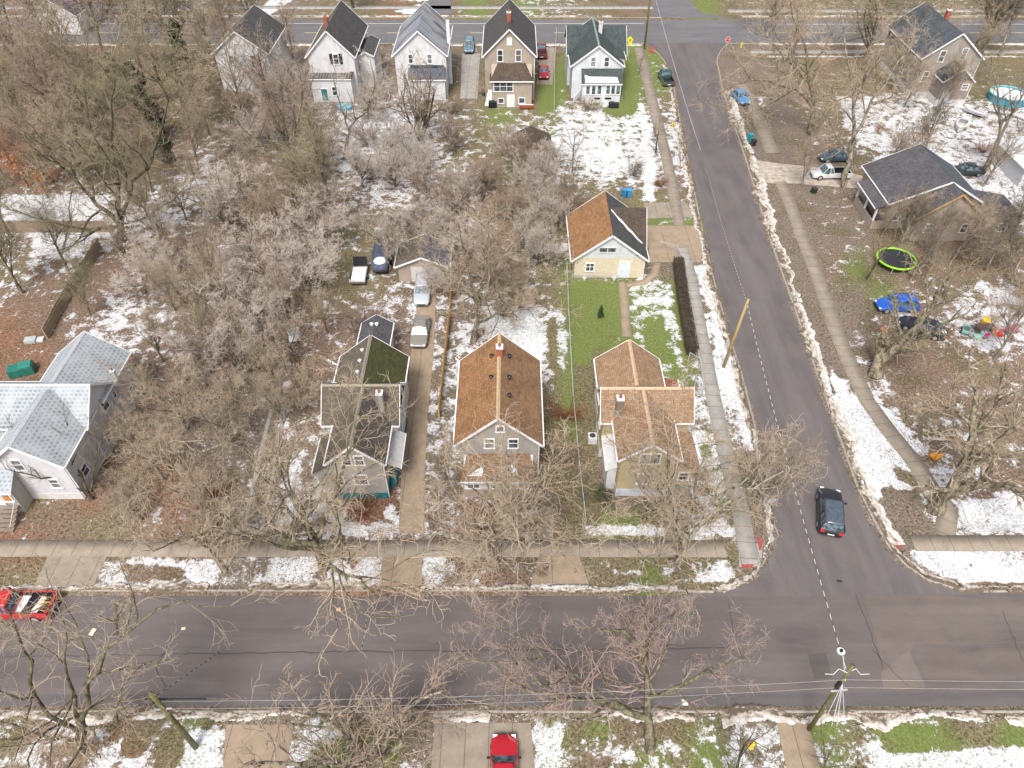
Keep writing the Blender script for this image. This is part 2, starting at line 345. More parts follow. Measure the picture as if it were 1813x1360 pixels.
# crisp patches, outlines read from the photo (snow value or colour)
PATCH = [  # (kind, value, polygon in photo coordinates)
 ('s', .0, [(1008,505),(1085,505),(1095,555),(1092,590),(1050,625),(1045,760),(1060,930),(1035,930),(1012,700)]),
 ('c', 'o', [(1008,500),(1092,500),(1098,590),(1060,625),(1060,930),(1036,930),(1012,640)]), ('c', 'g', [(1008,500),(1092,500),(1098,590),(1050,625),(1040,650),(1014,640)]),
 ('s', .62, [(1115,500),(1165,480),(1190,560),(1205,640),(1180,640),(1125,600)]),
 ('s', .15, [(1140,560),(1170,560),(1195,640),(1170,645),(1140,610)]),
 ('s', .9, [(1225,470),(1255,470),(1330,700),(1345,800),(1320,800),(1300,720),(1270,650),(1262,560)]),
 ('s', .0, [(1185,470),(1200,468),(1228,640),(1212,648)]),
 ('s', 1., [(860,545),(950,550),(960,640),(885,590),(865,600)]),
 ('s', .75, [(955,540),(1000,560),(1005,660),(975,650)]),
 ('s', .0, [(972,560),(985,560),(992,690),(975,650)]),
 ('s', .95, [(1515,900),(1650,870),(1560,740),(1500,690),(1465,640),(1490,760)]),
 ('s', .1, [(1560,860),(1630,870),(1640,930),(1600,940),(1565,925)]),
 ('s', .1, [(1580,820),(1625,845),(1630,872),(1590,850)]),
 ('s', .9, [(1535,700),(1560,712),(1640,800),(1620,805)]),
 ('s', .95, [(1690,890),(1760,880),(1813,900),(1813,938),(1705,938)]),
 ('s', .92, [(1600,975),(1813,968),(1813,1035),(1660,1030)]),
 ('s', .62, [(1700,505),(1790,495),(1813,560),(1813,620),(1750,610),(1700,560)]),
 ('s', .85, [(1135,180),(1160,270),(1160,355),(1145,355),(1125,240)]),
 ('s', .66, [(1000,190),(1060,210),(1130,200),(1140,240),(1130,300),(1060,250),(1000,230)]),
 ('c', 'g', [(950,150),(985,120),(1000,90),(1005,140),(1000,190),(955,210)]), ('s', .0, [(950,150),(975,130),(985,90),(1005,90),(985,190),(945,205)]),
 ('c', 'g', [(1105,110),(1130,150),(1125,200),(1090,205),(1060,195),(1105,180)]), ('s', .0, [(1105,110),(1125,150),(1122,200),(1090,208),(1070,195),(1105,180)]),
 ('s', .74, [(600,215),(740,195),(745,235),(680,250),(600,245)]),
 ('s', .9, [(270,1290),(285,1290),(262,1360),(235,1360)]), ('s', .98, [(330,1290),(400,1290),(392,1360),(312,1360)]),
 ('s', .0, [(285,1290),(330,1290),(312,1360),(270,1360)]), ('c', 'o', [(285,1290),(330,1290),(312,1360),(270,1360)]),
 ('s', .0, [(215,1275),(275,1285),(262,1330),(220,1345)]), ('s', .8, [(0,1345),(90,1310),(100,1325),(20,1360)]),
 ('s', .85, [(950,1285),(1000,1285),(1000,1360),(945,1360)]), ('s', .85, [(540,1300),(560,1290),(575,1300),(535,1360),(510,1360)]),
 ('s', .8, [(190,990),(395,990),(385,1040),(190,1045)]), ('s', .25, [(215,1000),(330,1003),(330,1030),(225,1032)]),
 ('s', .8, [(475,990),(572,985),(570,1005),(470,1025)]), ('s', .85, [(640,990),(675,985),(668,1045),(590,1045)]), ('s', .8, [(750,990),(770,985),(800,1040),(755,1045)]),
 ('s', .92, [(1035,930),(1180,933),(1292,935),(1295,945),(1038,950)]),
 ('s', .8, [(590,920),(682,925),(680,948),(588,948)]), ('s', .0, [(610,890),(682,890),(680,922),(625,922)]), ('c', 'r', [(610,890),(682,890),(680,922),(625,922)]),
 ('s', .9, [(520,800),(535,800),(522,920),(500,925)]), ('s', .7, [(505,640),(515,640),(505,760),(495,760)]),
 ('s', .85, [(0,345),(195,345),(180,385),(0,385)]), ('s', .8, [(60,410),(160,410),(130,460),(60,450)]),
 ('s', .64, [(1480,170),(1700,160),(1745,290),(1640,270),(1560,290),(1500,230)]),
 ('s', .85, [(1330,190),(1355,165),(1350,190)]),
 ('s', 0., [(630,1290),(740,1290),(720,1340),(560,1350)]), ('c', 'g', [(560,1310),(720,1300),(720,1345),(550,1350)]),
 ('s', .18, [(1560,1285),(1813,1285),(1813,1320),(1650,1330),(1560,1330)]), ('c', 'g', [(1580,1290),(1680,1290),(1670,1320),(1600,1330)]), ('s', 1., [(1560,1335),(1813,1325),(1813,1360),(1540,1360)]),
 ('s', .85, [(440,28),(480,0),(520,0),(470,32)]), ('s', .0, [(640,18),(700,30),(800,30),(800,5),(640,5)]), ('s', .95, [(690,22),(740,8),(760,10),(730,26)]),
]
for k, v, poly in PATCH:
    m = inpoly(PXX, PYY, poly) & (YY > 12)
    if k == 's': snow[m] = v
    else: land[m] = LC[v]
def blur(a):
    b = a.copy(); b[1:-1, 1:-1] = (a[1:-1, 1:-1]*2+a[:-2, 1:-1]+a[2:, 1:-1]+a[1:-1, :-2]+a[1:-1, 2:])/6; return b
snow = blur(snow); land = blur(land)
shrink = .28
road = ((YY > NY0+shrink) & (YY < NY1-shrink)) | ((YY > FY0+.4) & (YY < FY1-.4)) | (inpoly(XX-.3, YY, side_poly) & inpoly(XX+.3, YY, side_poly)) | inpoly(XX, YY, ext_poly)
edge = blur(blur(road.astype(float))); snow = np.where((edge > .02), np.minimum(snow, .1), snow)
ZZ = np.where(road, -.2, 0.) + (~road)*(np.sin(XX*.9)*np.cos(YY*.7)*.02)
ny, nx = XX.shape
V = np.stack([XX, YY, ZZ], -1).reshape(-1, 3)
ii = (np.arange(ny-1)[:, None]*nx+np.arange(nx-1)[None]).ravel()
gm = npmesh("ground", V, np.stack([ii, ii+1, ii+nx+1, ii+nx], 1), None, True)
a = gm.attributes.new("snow", 'FLOAT', 'POINT'); a.data.foreach_set("value", snow.ravel().astype(np.float32))
a = gm.color_attributes.new("land", 'FLOAT_COLOR', 'POINT')
a.data.foreach_set("color", np.concatenate([land, np.ones(land.shape[:2]+(1,))], -1).astype(np.float32).ravel())
t = NT('yard_ground', .95, .15); o = t.tc()
at = t.n('Attribute'); at.attribute_name = 'snow'; al = t.n('Attribute'); al.attribute_name = 'land'
n1 = t.noise(o, .7, 8, .72, .3); n2 = t.noise(o, 3.2, 6, .8, .5); n3 = t.noise(o, 13, 3, .9); n4 = t.noise(o, .25, 4, .6)
lit = t.mix(t.ramp(n2, [(.42, 0.), (.66, 1.)]), al.outputs['Color'], (.2, .155, .11))
lit = t.mix(.7, al.outputs['Color'], lit)
lit = t.mix(t.ramp(n3, [(.36, .85), (.52, 0.)]), lit, (.05, .038, .028))
lit = t.mix(t.ramp(n3, [(.58, 0.), (.72, .75)]), lit, (.36, .28, .20))
lit = t.mix(t.ramp(n4, [(.5, 0.), (.62, .45)]), lit, (.09, .085, .035))
n5 = t.noise(o, 4.6, 4, .85, .4)
lit = t.mix(t.ramp(n5, [(.40, .9), (.48, 0.)]), lit, (.042, .03, .022))
lit = t.mix(t.ramp(n5, [(.54, 0.), (.64, .7)]), lit, (.40, .31, .23))
sc_ = t.n('SeparateColor'); t.l(al.outputs['Color'], sc_.inputs[0])
gm_ = t.math('MULTIPLY', t.math('SUBTRACT', sc_.outputs[1], sc_.outputs[0]), 14.); gm_.node.use_clamp = True
grass = t.mix(t.ramp(n5, [(.35, 0.), (.65, 1.)]), (.095, .14, .035), (.19, .255, .07)); grass = t.mix(t.ramp(n2, [(.42, 0.), (.62, .7)]), grass, (.16, .15, .06))
lit = t.mix(t.math('MULTIPLY', gm_, .75), lit, grass)
U = t.math('ADD', t.math('ADD', t.math('MULTIPLY', n1, .62), t.math('MULTIPLY', n2, .28)), t.math('MULTIPLY', n5, .16))
U = t.math('DIVIDE', t.math('SUBTRACT', U, .40), .26)
sm = t.ramp(t.math('SUBTRACT', t.math('MULTIPLY', at.outputs['Fac'], .97), U), [(0., 0.), (.04, .75), (.16, 1.)])
speck = t.math('MAXIMUM', t.ramp(t.noise(o, 3.4, 4, .8, 1.2), [(.42, 1.), (.46, 0.)]), t.ramp(t.noise(o, 7, 2, .8, .6), [(.38, 1.), (.44, 0.)]))
sm2 = t.math('MULTIPLY', sm, t.math('SUBTRACT', 1., t.math('MULTIPLY', speck, t.ramp(n4, [(.4, .95), (.6, .45)]))))
sn = t.mix(t.ramp(n2, [(.3, 0.), (.6, 1.)]), (.58, .58, .60), (.82, .83, .86))
t.col(t.mix(sm2, lit, sn)); t.bump(t.math('ADD', t.math('MULTIPLY', sm2, .5), n3), .7, .06)
gm.materials.append(t.m)
tag(link("ground", gm), kind='structure')
# ------------------------------------------------------------------ roads, paths, kerbs
def sheet(name, poly, z, mat, kind='structure', parent=None):
    ar = sum(poly[i-1][0]*poly[i][1]-poly[i][0]*poly[i-1][1] for i in range(len(poly)))
    if ar < 0: poly = poly[::-1]
    m = MB(); m.add([(x, y, z) for x, y in poly], [tuple(range(len(poly)))])
    return tag(m.build(name, mat, parent), kind=kind)
sheet("near_street", [(-400, NY0), (400, NY0), (400, NY1), (-400, NY1)], -.12, M['asph'])
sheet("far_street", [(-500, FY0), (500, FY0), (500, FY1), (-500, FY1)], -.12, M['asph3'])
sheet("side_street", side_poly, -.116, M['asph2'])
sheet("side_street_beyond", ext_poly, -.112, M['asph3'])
def dens(path, step):
    out = [np.array(path[0], float)]
    for a, b in zip(path[:-1], path[1:]):
        a = np.array(a, float); b = np.array(b, float); L = np.linalg.norm(b-a); n = max(1, int(L/step))
        out += [a+(b-a)*k/n for k in range(1, n+1)]
    return np.array(out)
def nrm(P):
    d = np.gradient(P, axis=0); d /= np.linalg.norm(d, axis=1, keepdims=True)+1e-9
    return np.stack([-d[:, 1], d[:, 0]], 1)
def strip(name, path, width, z, mat, kind='structure', th=.0, step=1.5):
    P = dens(path, step); N = nrm(P); w = np.interp(np.linspace(0, 1, len(P)), np.linspace(0, 1, len(width)), width) if hasattr(width, '__len__') else np.full(len(P), width)
    s = np.concatenate([[0], np.cumsum(np.linalg.norm(np.diff(P, axis=0), axis=1))])
    V = []; 
    for p, n, ww in zip(P, N, w):
        for k, zz in ((-1, z-th), (-1, z), (1, z), (1, z-th)): V.append((p[0]+n[0]*k*ww/2, p[1]+n[1]*k*ww/2, zz))
    Q = []; U = []
    for i in range(len(P)-1):
        for j in ((0, 1, 2) if th else (1,)):
            Q.append((i*4+j, (i+1)*4+j, (i+1)*4+j+1, i*4+j+1)); U += [(s[i], j), (s[i+1], j), (s[i+1], j+1), (s[i], j+1)]
    me = npmesh(name, V, Q, mat); uv = me.uv_layers.new(name="UVMap"); uv.data.foreach_set("uv", np.array(U, np.float32).ravel())
    return tag(link(name, me), kind=kind)
Gp = lambda l: [G(*q) for q in l]
SWY = 31.9                              # walk along the near street
strip("sidewalk", [(-300, 31.95), (17.0, 31.7)], 1.55, .035, M['conc'], th=.1)
strip("sidewalk", [G(1615, 962), (300, 31.9)], 1.5, .035, M['conc'], th=.1)
strip("sidewalk", Gp([(1326,990),(1310,900),(1284,800),(1262,700),(1243,600),(1224,500),(1209,440)]), 1.45, .05, M['pale'], th=.1)
strip("sidewalk", Gp([(1203,400),(1192,340),(1180,280),(1165,220),(1150,160),(1138,110),(1132,85)]), [1.45, 1.9], .05, M['conc'], th=.1)
strip("sidewalk", Gp([(1650,868),(1622,822),(1575,765),(1535,710),(1507,650),(1482,590),(1458,520),(1440,470)]), 1.6, .05, M['conc'], th=.1)
strip("sidewalk", Gp([(1440,470),(1420,420),(1400,365),(1382,322)]), 1.6, .05, M['conc'], th=.1)
strip("sidewalk", Gp([(1368,272),(1345,215),(1330,180),(1315,150)]), 2.0, .05, M['conc'], th=.1)
strip("sidewalk", [(-300, 160.5), (29, 160.5)], 2., .03, M['pale'], th=.1); strip("sidewalk", [(44, 158.5), (300, 158.5)], 2., .03, M['pale'], th=.1)
strip("sidewalk", [(43.5, 136.5), (300, 136.5)], 1.8, .03, M['pale'], th=.1)
sheet("path", Gp([(1308,965),(1350,962),(1348,1003),(1308,1005)]), .039, M['pale'])
sheet("tactile_paving", Gp([(1339,952),(1347,951),(1350,962),(1348,974),(1344,975)]), .044, M['tactile'])
sheet("tactile_paving", Gp([(1312,1000),(1338,999),(1328,1006),(1313,1007)]), .044, M['tactile'])
sheet("tactile_paving", Gp([(1578,946),(1590,946),(1598,975),(1588,970)]), .044, M['tactile'])
sheet("tactile_paving", Gp([(1148,80),(1156,84),(1160,95),(1150,93)]), .056, M['tactile'])
# drives
sheet("driveway", Gp([(706,945),(752,945),(752,845),(757,740),(768,620),(772,520),(772,495),(737,495),(737,560),(725,640),(718,740),(710,850)]), .03, M['conc2'])
sheet("driveway", Gp([(676,985),(747,985),(747,1038),(672,1038)]), .036, M['conc2'])
sheet("driveway", Gp([(955,983),(1025,983),(1042,1034),(940,1034)]), .036, M['conc2'])
sheet("driveway", Gp([(400,1283),(520,1283),(500,1400),(392,1400)]), .03, M['conc2'])
sheet("driveway", Gp([(85,985),(190,985),(165,1040),(60,1040)]), .036, M['conc'])
sheet("driveway", Gp([(770,1280),(940,1280),(950,1400),(760,1400)]), .03, M['conc'])
sheet("driveway", Gp([(1138,400),(1232,400),(1243,440),(1240,465),(1150,465),(1148,440)]), .04, M['conc2'])
sheet("driveway", Gp([(1140,360),(1212,357),(1232,385),(1140,388)]), .035, M['conc'])
sheet("driveway", Gp([(1325,282),(1380,290),(1480,300),(1540,315),(1530,335),(1400,325),(1345,325)]), .03, flat('muddy_drive', (.40, .34, .29), .9, .2, .45, 1.5))
sheet("driveway", Gp([(1375,1280),(1430,1280),(1462,1400),(1400,1400)]), .03, M['conc2'])
sheet("driveway", Gp([(818,95),(850,95),(845,175),(815,175)]), .03, M['pale'])
sheet("driveway", Gp([(955,85),(985,85),(978,150),(950,150)]), .03, M['conc'])
sheet("driveway", Gp([(750,25),(800,25),(795,-20),(765,-20)]), .03, M['asph3'])
strip("path", Gp([(1110,597),(1107,550),(1103,500)]), 1.0, .03, M['conc2'], th=.1)
strip("path", Gp([(1108,505),(1140,500),(1158,485),(1163,466)]), .95, .034, M['conc2'], th=.1)
strip("path", Gp([(960,985),(968,940),(975,880)]), 1.1, .03, M['conc'], th=.1)
strip("path", Gp([(1188,965),(1190,930),(1188,905)]), 1.1, .03, M['conc'], th=.1)
strip("path", Gp([(1650,872),(1680,900),(1672,950)]), 1.6, .03, M['conc'], th=.1)
strip("path", Gp([(512,690),(490,800),(462,948)]), .38, .02, M['pale'], th=.05); strip("path", Gp([(487,700),(462,800),(430,948)]), .38, .02, M['pale'], th=.05)
# kerb stones
def kerb(path, name="kerb"): strip(name, path, .2, .035, M['kerb'], th=.2, step=.6)
lk = left_kerb[1:-1]; rk = right_kerb[1:-1]
kerb(left_kerb); kerb(right_kerb)
kerb([(-300, NY1), (G(667,0)[0]*0-10.9, NY1)]); kerb([(-7.0, NY1), (12.5, NY1)]); kerb([(40, NY1), (300, NY1)]); kerb([(-300, NY0), (300, NY0)])
kerb([(-300, FY0), (left_kerb[-1][0], FY0)]); kerb([(right_kerb[-1][0], FY0), (300, FY0)]); kerb([(-300, FY1), (30, FY1)]); kerb([(46, FY1), (300, FY1)])
# ploughed dirty snow along the kerbs
def bank(path, w, h, off=0., seed=0, dirt=.3, ragged=.5):
    rng = np.random.RandomState(seed); P = dens(path, .13); N = nrm(P); n = len(P); K = 13; h = h*.8
    def wob(k, m=n): c = max(3, m//k+2); return np.interp(np.linspace(0, 1, m), np.linspace(0, 1, c), rng.rand(c))
    c = off+(wob(14)-.5)*ragged*w*.6+(wob(3)-.5)*.15; hw = w/2*np.clip(.35+1.2*wob(22)*ragged+.6*(wob(4)-.3), .1, 2.2)*(wob(25) > .2*ragged); V = []; D = []
    for j in range(K):
        q = j/(K-1)*2-1; env = (1-q*q)**.8
        z = env*h*.75*(.2+.7*wob(9)+.8*wob(3)**2+.3*rng.rand(n))-(abs(q) > .99)*.2+.004
        jx = (rng.rand(n)-.5)*.18
        V.append(np.stack([P[:, 0]+N[:, 0]*(c+q*hw+jx), P[:, 1]+N[:, 1]*(c+q*hw+jx), z], 1)); D.append(np.clip(dirt-q*.4+(wob(4)-.5)*.6, 0, 1))
    V = np.stack(V, 1).reshape(-1, 3); i = (np.arange(n-1)[:, None]*K+np.arange(K-1)[None]).ravel()
    me = npmesh("snow_bank", V, np.stack([i, i+K, i+K+1, i+1], 1), M['berm'], True)
    a = me.attributes.new("dirt", 'FLOAT', 'POINT'); a.data.foreach_set("value", np.stack(D, 1).astype(np.float32).ravel())
    return tag(link("snow_bank", me), kind='stuff')
# paths run so that their left-hand side is the lawn side (cleaner snow there, dirt towards the road)
LK = left_kerb; RK = right_kerb[::-1]
bank(LK[1:7], .7, .2, .12, 1, .3, .4); bank(LK[6:9], .75, .13, .2, 21, .5); bank([(-7, NY1), (12.6, NY1)], .75, .2, .15, 3, .25, .4)
bank(LK[8:17], 1.0, .11, .35, 4, .55, .8)
bank([(-80, NY1), (-27.5, NY1)], .8, .2, .2, 5, .3); bank([(-27.8, NY1), (-23.2, NY1)], 1.1, .22, .3, 6, .45); bank([(-20.2, NY1), (-11.2, NY1)], 1.1, .22, .35, 7, .5)
bank(RK[6:20][:-8], 1.7, .11, .7, 8, .42, .8); bank(RK[-11:-5], 1.5, .13, .6, 9, .35, .6); bank(RK[-6:], .75, .14, .15, 20, .6, .6); bank([(90, NY1), (40., NY1)][::-1], .5, .1, 0, 10, .7)
bank([(-13.5, NY0), (-80, NY0)], .7, .07, .2, 11, .5, 1.1); bank([(14, NY0), (-9, NY0)], .8, .06, .3, 12, .5, 1.2); bank([(60, NY0), (14, NY0)], .9, .08, .4, 13, .45, 1.2)
bank([(25, FY0), (-120, FY0)], 1.0, .18, .6, 14, .5, .8); bank([(130, FY0), (46, FY0)], .9, .2, .4, 15, .15, .6); bank([(-120, FY1), (20, FY1)], .8, .2, .6, 16, .15, .8)
bank([(46, 134.), (130, 134.)], .8, .15, 0, 17, .1, .6); bank([(46, FY1), (130, FY1)], .9, .2, .5, 18, .2, .8)
# markings and patches
for k in range(-12, 20):
    if k*8 < 20 or k*8 > 44: strip("road_marking", [(k*8., 146.3), (k*8.+4.4, 146.3)], .22, -.112, M['yellowline'])
strip("road_marking", [(-140, 151.4), (26, 151.4)], .18, -.112, M['paintline']); strip("road_marking", [(52, 151.0), (140, 151.)], .18, -.112, M['paintline'])
dk = asphalt('asphalt_patch', (.10, .088, .085)); lt = asphalt('asphalt_light', (.175, .15, .135))
sheet("road_patch", Gp([(1431,1158),(1464,1156),(1474,1200),(1443,1201)]), -.108, dk)
sheet("road_patch", Gp([(1530,1052),(1660,1050),(1900,1060),(1900,1138),(1620,1140),(1590,1190),(1565,1180)]), -.108, asphalt('asphalt_old', (.155, .13, .12)))
sheet("road_patch", Gp([(1620,1146),(1900,1146),(1900,1200),(1640,1205)]), -.108, asphalt('asphalt_worn', (.148, .122, .112)))
sheet("road_patch", Gp([(1560,1190),(1610,1150),(1640,1215),(1600,1220),(1565,1218)]), -.104, lt)
sheet("road_patch", Gp([(-900,1232),(1813,1225),(2400,1222),(2400,1256),(1813,1256),(-900,1270)]), -.106, asphalt('asphalt_gutter', (.115, .104, .108)))
crk = flat('tar_crack', (.07, .06, .058), .6)
def crack(pts, w=.07): strip("road_crack", Gp(pts), w*.8, -.100, crk, step=.5)
rng = random.Random(3)
def jag(a, b, n=14, am=2.): return [(a[0]+(b[0]-a[0])*k/n+rng.uniform(-am, am), a[1]+(b[1]-a[1])*k/n+rng.uniform(-am, am)) for k in range(n+1)]
crack(jag((0,1162),(330,1157),20,1.5)); crack(jag((330,1156),(700,1152),20,1.5), .1); crack(jag((700,1152),(1290,1146),26,1.5), .09)
crack(jag((305,1122),(275,1185),8)); crack(jag((275,1185),(298,1225),6)); crack(jag((1775,1080),(1813,1170),10,1.5)); crack(jag((1515,1050),(1565,1180),14,1.5), .06)
crack(jag((1290,1060),(1300,1130),8,1)); crack(jag((1545,1150),(1610,1215),8,2))
# ------------------------------------------------------------------ houses
def roofslab(mb, xr, zr, xe, ze, a0, a1, axis, t=.14):
    p = []
    for zz in (-t, 0):
        for (x, z, y) in ((xr, zr, a0), (xr, zr, a1), (xe, ze, a1), (xe, ze, a0)):
            p.append((x, y, z+zz) if axis == 'y' else (y, x, z+zz))
    q = [p[0], p[1], p[2], p[3], p[4], p[5], p[6], p[7]]
    sw = (xe < xr) != (axis == 'y')
    fs = [(3,2,1,0),(4,5,6,7),(0,1,5,4),(1,2,6,5),(2,3,7,6),(3,0,4,7)]
    if sw: mb.add(q, fs)
    else: mb.add(q, [f[::-1] for f in fs])
def wing(root, c0, c1, a0, a1, ze, zr, axis, wall, roofs, ov=.35, ovg=.3, xr=None, z0=0., trim='trim', ends=(1, 1), gable=None, ridgecap=None, name_roof='roof', ze2=None):
    """gabled block; c0..c1 across the ridge, a0..a1 along it"""
    xr = (c0+c1)/2 if xr is None else xr; ze2 = ze if ze2 is None else ze2
    w = MB(); P = (lambda c, a, z: (c, a, z)) if axis == 'y' else (lambda c, a, z: (a, c, z))
    w.add([P(c0,a0,z0), P(c1,a0,z0), P(c1,a0,ze2), P(c0,a0,ze), P(c0,a1,z0), P(c1,a1,z0), P(c1,a1,ze2), P(c0,a1,ze)],
          [f if axis == 'y' else f[::-1] for f in ((0,1,2,3), (5,4,7,6), (1,5,6,2), (4,0,3,7))])
    w.build('wall', wall, root)
    gw = gable or wall; e = .004 if gable else 0
    for on, aa, fr, bk in ((ends[0], a0-e, (0,1,2), (2,1,0)), (ends[1], a1+e, (1,0,2), (2,0,1))):
        if on: MB().add([P(c0,aa,ze), P(c1,aa,ze2), P(xr,aa,zr)], [fr if axis == 'y' else bk]).build('gable', gw, root)
    s1 = (zr-ze)/(xr-c0); s2 = (zr-ze2)/(c1-xr); t = .14; b0 = a0-ovg*ends[0]; b1 = a1+ovg*ends[1]
    for k, (ce, zee) in enumerate(((c0-ov, ze-ov*s1), (c1+ov, ze2-ov*s2))):
        m = MB(); roofslab(m, xr, zr+t, ce, zee+t, b0, b1, axis); m.build(name_roof, roofs[k] if len(roofs) > 1 else roofs[0], root)
    tm = MB()
    for a_, on in ((b0-.02, ends[0]), (b1+.02, ends[1])):
        if on:
            tm.bar(P(c0-ov, a_, ze-ov*s1+.04), P(xr, a_, zr+.06), .05, .2); tm.bar(P(c1+ov, a_, ze2-ov*s2+.04), P(xr, a_, zr+.06), .05, .2)
    for ce, zee in ((c0-ov-.05, ze-ov*s1), (c1+ov+.05, ze2-ov*s2)): tm.bar(P(ce, b0, zee+.05), P(ce, b1, zee+.05), .1, .12)
    tm.build('fascia', M[trim], root)
    if axis == 'y' and ends[0] and z0 == 0: MB().bar((c1+.07, a0+.1, .1), (c1+.07, a0+.1, ze-.1), .09).build('downpipe', M[trim], root)
    if ridgecap:
        m = MB(); 
        for sg, sl in ((-1, s1), (1, s2)):
            m.add([P(xr, b0-.01, zr+t+.035), P(xr, b1+.01, zr+t+.035), P(xr+sg*.16, b1+.01, zr+t+.035-.16*sl), P(xr+sg*.16, b0-.01, zr+t+.035-.16*sl)], [(0,1,2,3)])
        m.build('ridge_cap', ridgecap, root)
def leanto(root, x0, x1, y0, y1, zlo, zhi, wall, roof, side='F', z0=0., ov=.25, hip=0., trim='trim'):
    """single-pitch roof falling to the front (F), right (R), left (L) or back (B)"""
    z = dict(F=(zlo,zlo,zhi,zhi), B=(zhi,zhi,zlo,zlo), R=(zhi,zlo,zlo,zhi), L=(zlo,zhi,zhi,zlo))[side]
    if wall: MB().hexa([(x0,y0,z0),(x1,y0,z0),(x1,y1,z0),(x0,y1,z0),(x0,y0,z[0]),(x1,y0,z[1]),(x1,y1,z[2]),(x0,y1,z[3])]).build('wall', wall, root)
    X0, X1, Y0, Y1 = x0-ov, x1+ov, y0-ov, y1+ov
    if side == 'F': Y1 = y1
    if side == 'B': Y0 = y0
    if side == 'R': X0 = x0
    if side == 'L': X1 = x1
    def zz(x, y):
        if side in 'FB': q = (y-y0)/(y1-y0); q = q if side == 'F' else 1-q
        else: q = (x-x0)/(x1-x0); q = q if side == 'L' else 1-q
        return zlo+(zhi-zlo)*q
    h = hip
    top = [(X0, Y0), (X1, Y0), (X1, Y1), (X0, Y1)]
    m = MB()
    if h and side == 'F':
        zt = zhi+.12; zb = zz(0, Y0)+.02
        m.add([(X0,Y0,zb),(X1,Y0,zb),(X1-h,Y1,zt),(X0+h,Y1,zt),(X1,Y1,zb),(X0,Y1,zb)], [(0,1,2,3),(1,4,2),(5,0,3),(0,5,4,1)])
    else:
        m.hexa([(x,y,zz(x,y)+.01) for x, y in top]+[(x,y,zz(x,y)+.13) for x, y in top])
    m.build('roof', roof, root)
    tm = MB(); e = {'F': ((X0,Y0-.04),(X1,Y0-.04)), 'B': ((X0,Y1+.04),(X1,Y1+.04)), 'R': ((X1+.04,Y0),(X1+.04,Y1)), 'L': ((X0-.04,Y0),(X0-.04,Y1))}[side]
    tm.bar((*e[0], zz(*e[0])+.06), (*e[1], zz(*e[1])+.06), .08, .15); tm.build('gutter', M[trim], root)
def window(root, x, y, z, w, h, face='F', fr='trim', pane='glass', rails=1, mull=0, label=None):
    """frame stands proud of the wall; pane is its sub-part"""
    c = {'F': ((1,0),(0,-1)), 'B': ((-1,0),(0,1)), 'L': ((0,-1),(-1,0)), 'R': ((0,1),(1,0))}[face]
    def pt(u, d, zz): return (x+c[0][0]*u+c[1][0]*d, y+c[0][1]*u+c[1][1]*d, z+zz)
    def bx(mb, u0, u1, d0, d1, z0, z1):
        mb.hexa([pt(u0,d1,z0),pt(u1,d1,z0),pt(u1,d0,z0),pt(u0,d0,z0),pt(u0,d1,z1),pt(u1,d1,z1),pt(u1,d0,z1),pt(u0,d0,z1)])
    f = MB(); b = .11
    bx(f,-w/2,-w/2+b,0,.07,0,h); bx(f,w/2-b,w/2,0,.07,0,h); bx(f,-w/2+b,w/2-b,0,.07,h-b,h); bx(f,-w/2-.05,w/2+.05,0,.1,-b,0)
    for k in range(rails): zz = h*(k+1)/(rails+1); bx(f,-w/2+b,w/2-b,0,.065,zz-.03,zz+.03)
    for k in range(mull): uu = -w/2+w*(k+1)/(mull+1); bx(f,uu-.04,uu+.04,0,.068,0,h-b)
    o = f.build('window', M[fr], root); 
    if label: o['label'] = label
    g = MB(); bx(g,-w/2+b*.6,w/2-b*.6,.005,.03,.01,h-b*.6); g.build('pane', M[pane], o); return o
def door(root, x, y, z, w, h, mat, face='F'):
    s = 1 if face == 'F' else 0
    m = MB(); n = MB(); k = MB()
    if face == 'F':
        m.box(x-w/2,x+w/2,y-.06,y+.0,z,z+h); n.box(x-w/2-.09,x-w/2,y-.09,y,z,z+h+.09).box(x+w/2,x+w/2+.09,y-.09,y,z,z+h+.09).box(x-w/2,x+w/2,y-.09,y,z+h,z+h+.09); k.box(x+w*.32,x+w*.4,y-.12,y-.06,z+1,z+1.08)
    else:
        sg = 1 if face == 'R' else -1; xa, xb = sorted((x, x+sg*.06)); xc, xd = sorted((x, x+sg*.09))
        m.box(xa,xb,y-w/2,y+w/2,z,z+h); n.box(xc,xd,y-w/2-.09,y-w/2,z,z+h+.09).box(xc,xd,y+w/2,y+w/2+.09,z,z+h+.09).box(xc,xd,y-w/2,y+w/2,z+h,z+h+.09); k.box(min(x,x+sg*.12),max(x,x+sg*.12),y+w*.3,y+w*.38,z+1,z+1.08)
    d = m.build('door', mat, root); n.build('door_frame', M['trim'], d); k.build('handle', M['chrome'], d)
def chimney(root, x, y, z0, z1, w=.55, mat='brick', cap='white'):
    o = MB().box(x-w/2,x+w/2,y-w/2,y+w/2,z0,z1).build('chimney', M[mat], root, bevel=.02)
    MB().box(x-w/2-.05,x+w/2+.05,y-w/2-.05,y+w/2+.05,z1+.002,z1+.14).build('chimney_cap', M[cap], o); MB().cyl(x,y,z1+.14,z1+.4,w*.25,n=10).build('flue', M['brick'], o)
def vents(root, pts, mat='metal'):
    for x, y, z in pts: MB().cyl(x,y,z-.15,z+.12,.11,n=10).cyl(x,y,z+.12,z+.2,.2,.1,n=10).build('roof_vent', M[mat], root, smooth=False)
def skirt(root, x0, x1, y0, y1, h, mat, e=.035): MB().box(x0-e,x1+e,y0-e,y1+e,-.05,h).build('foundation', mat, root)
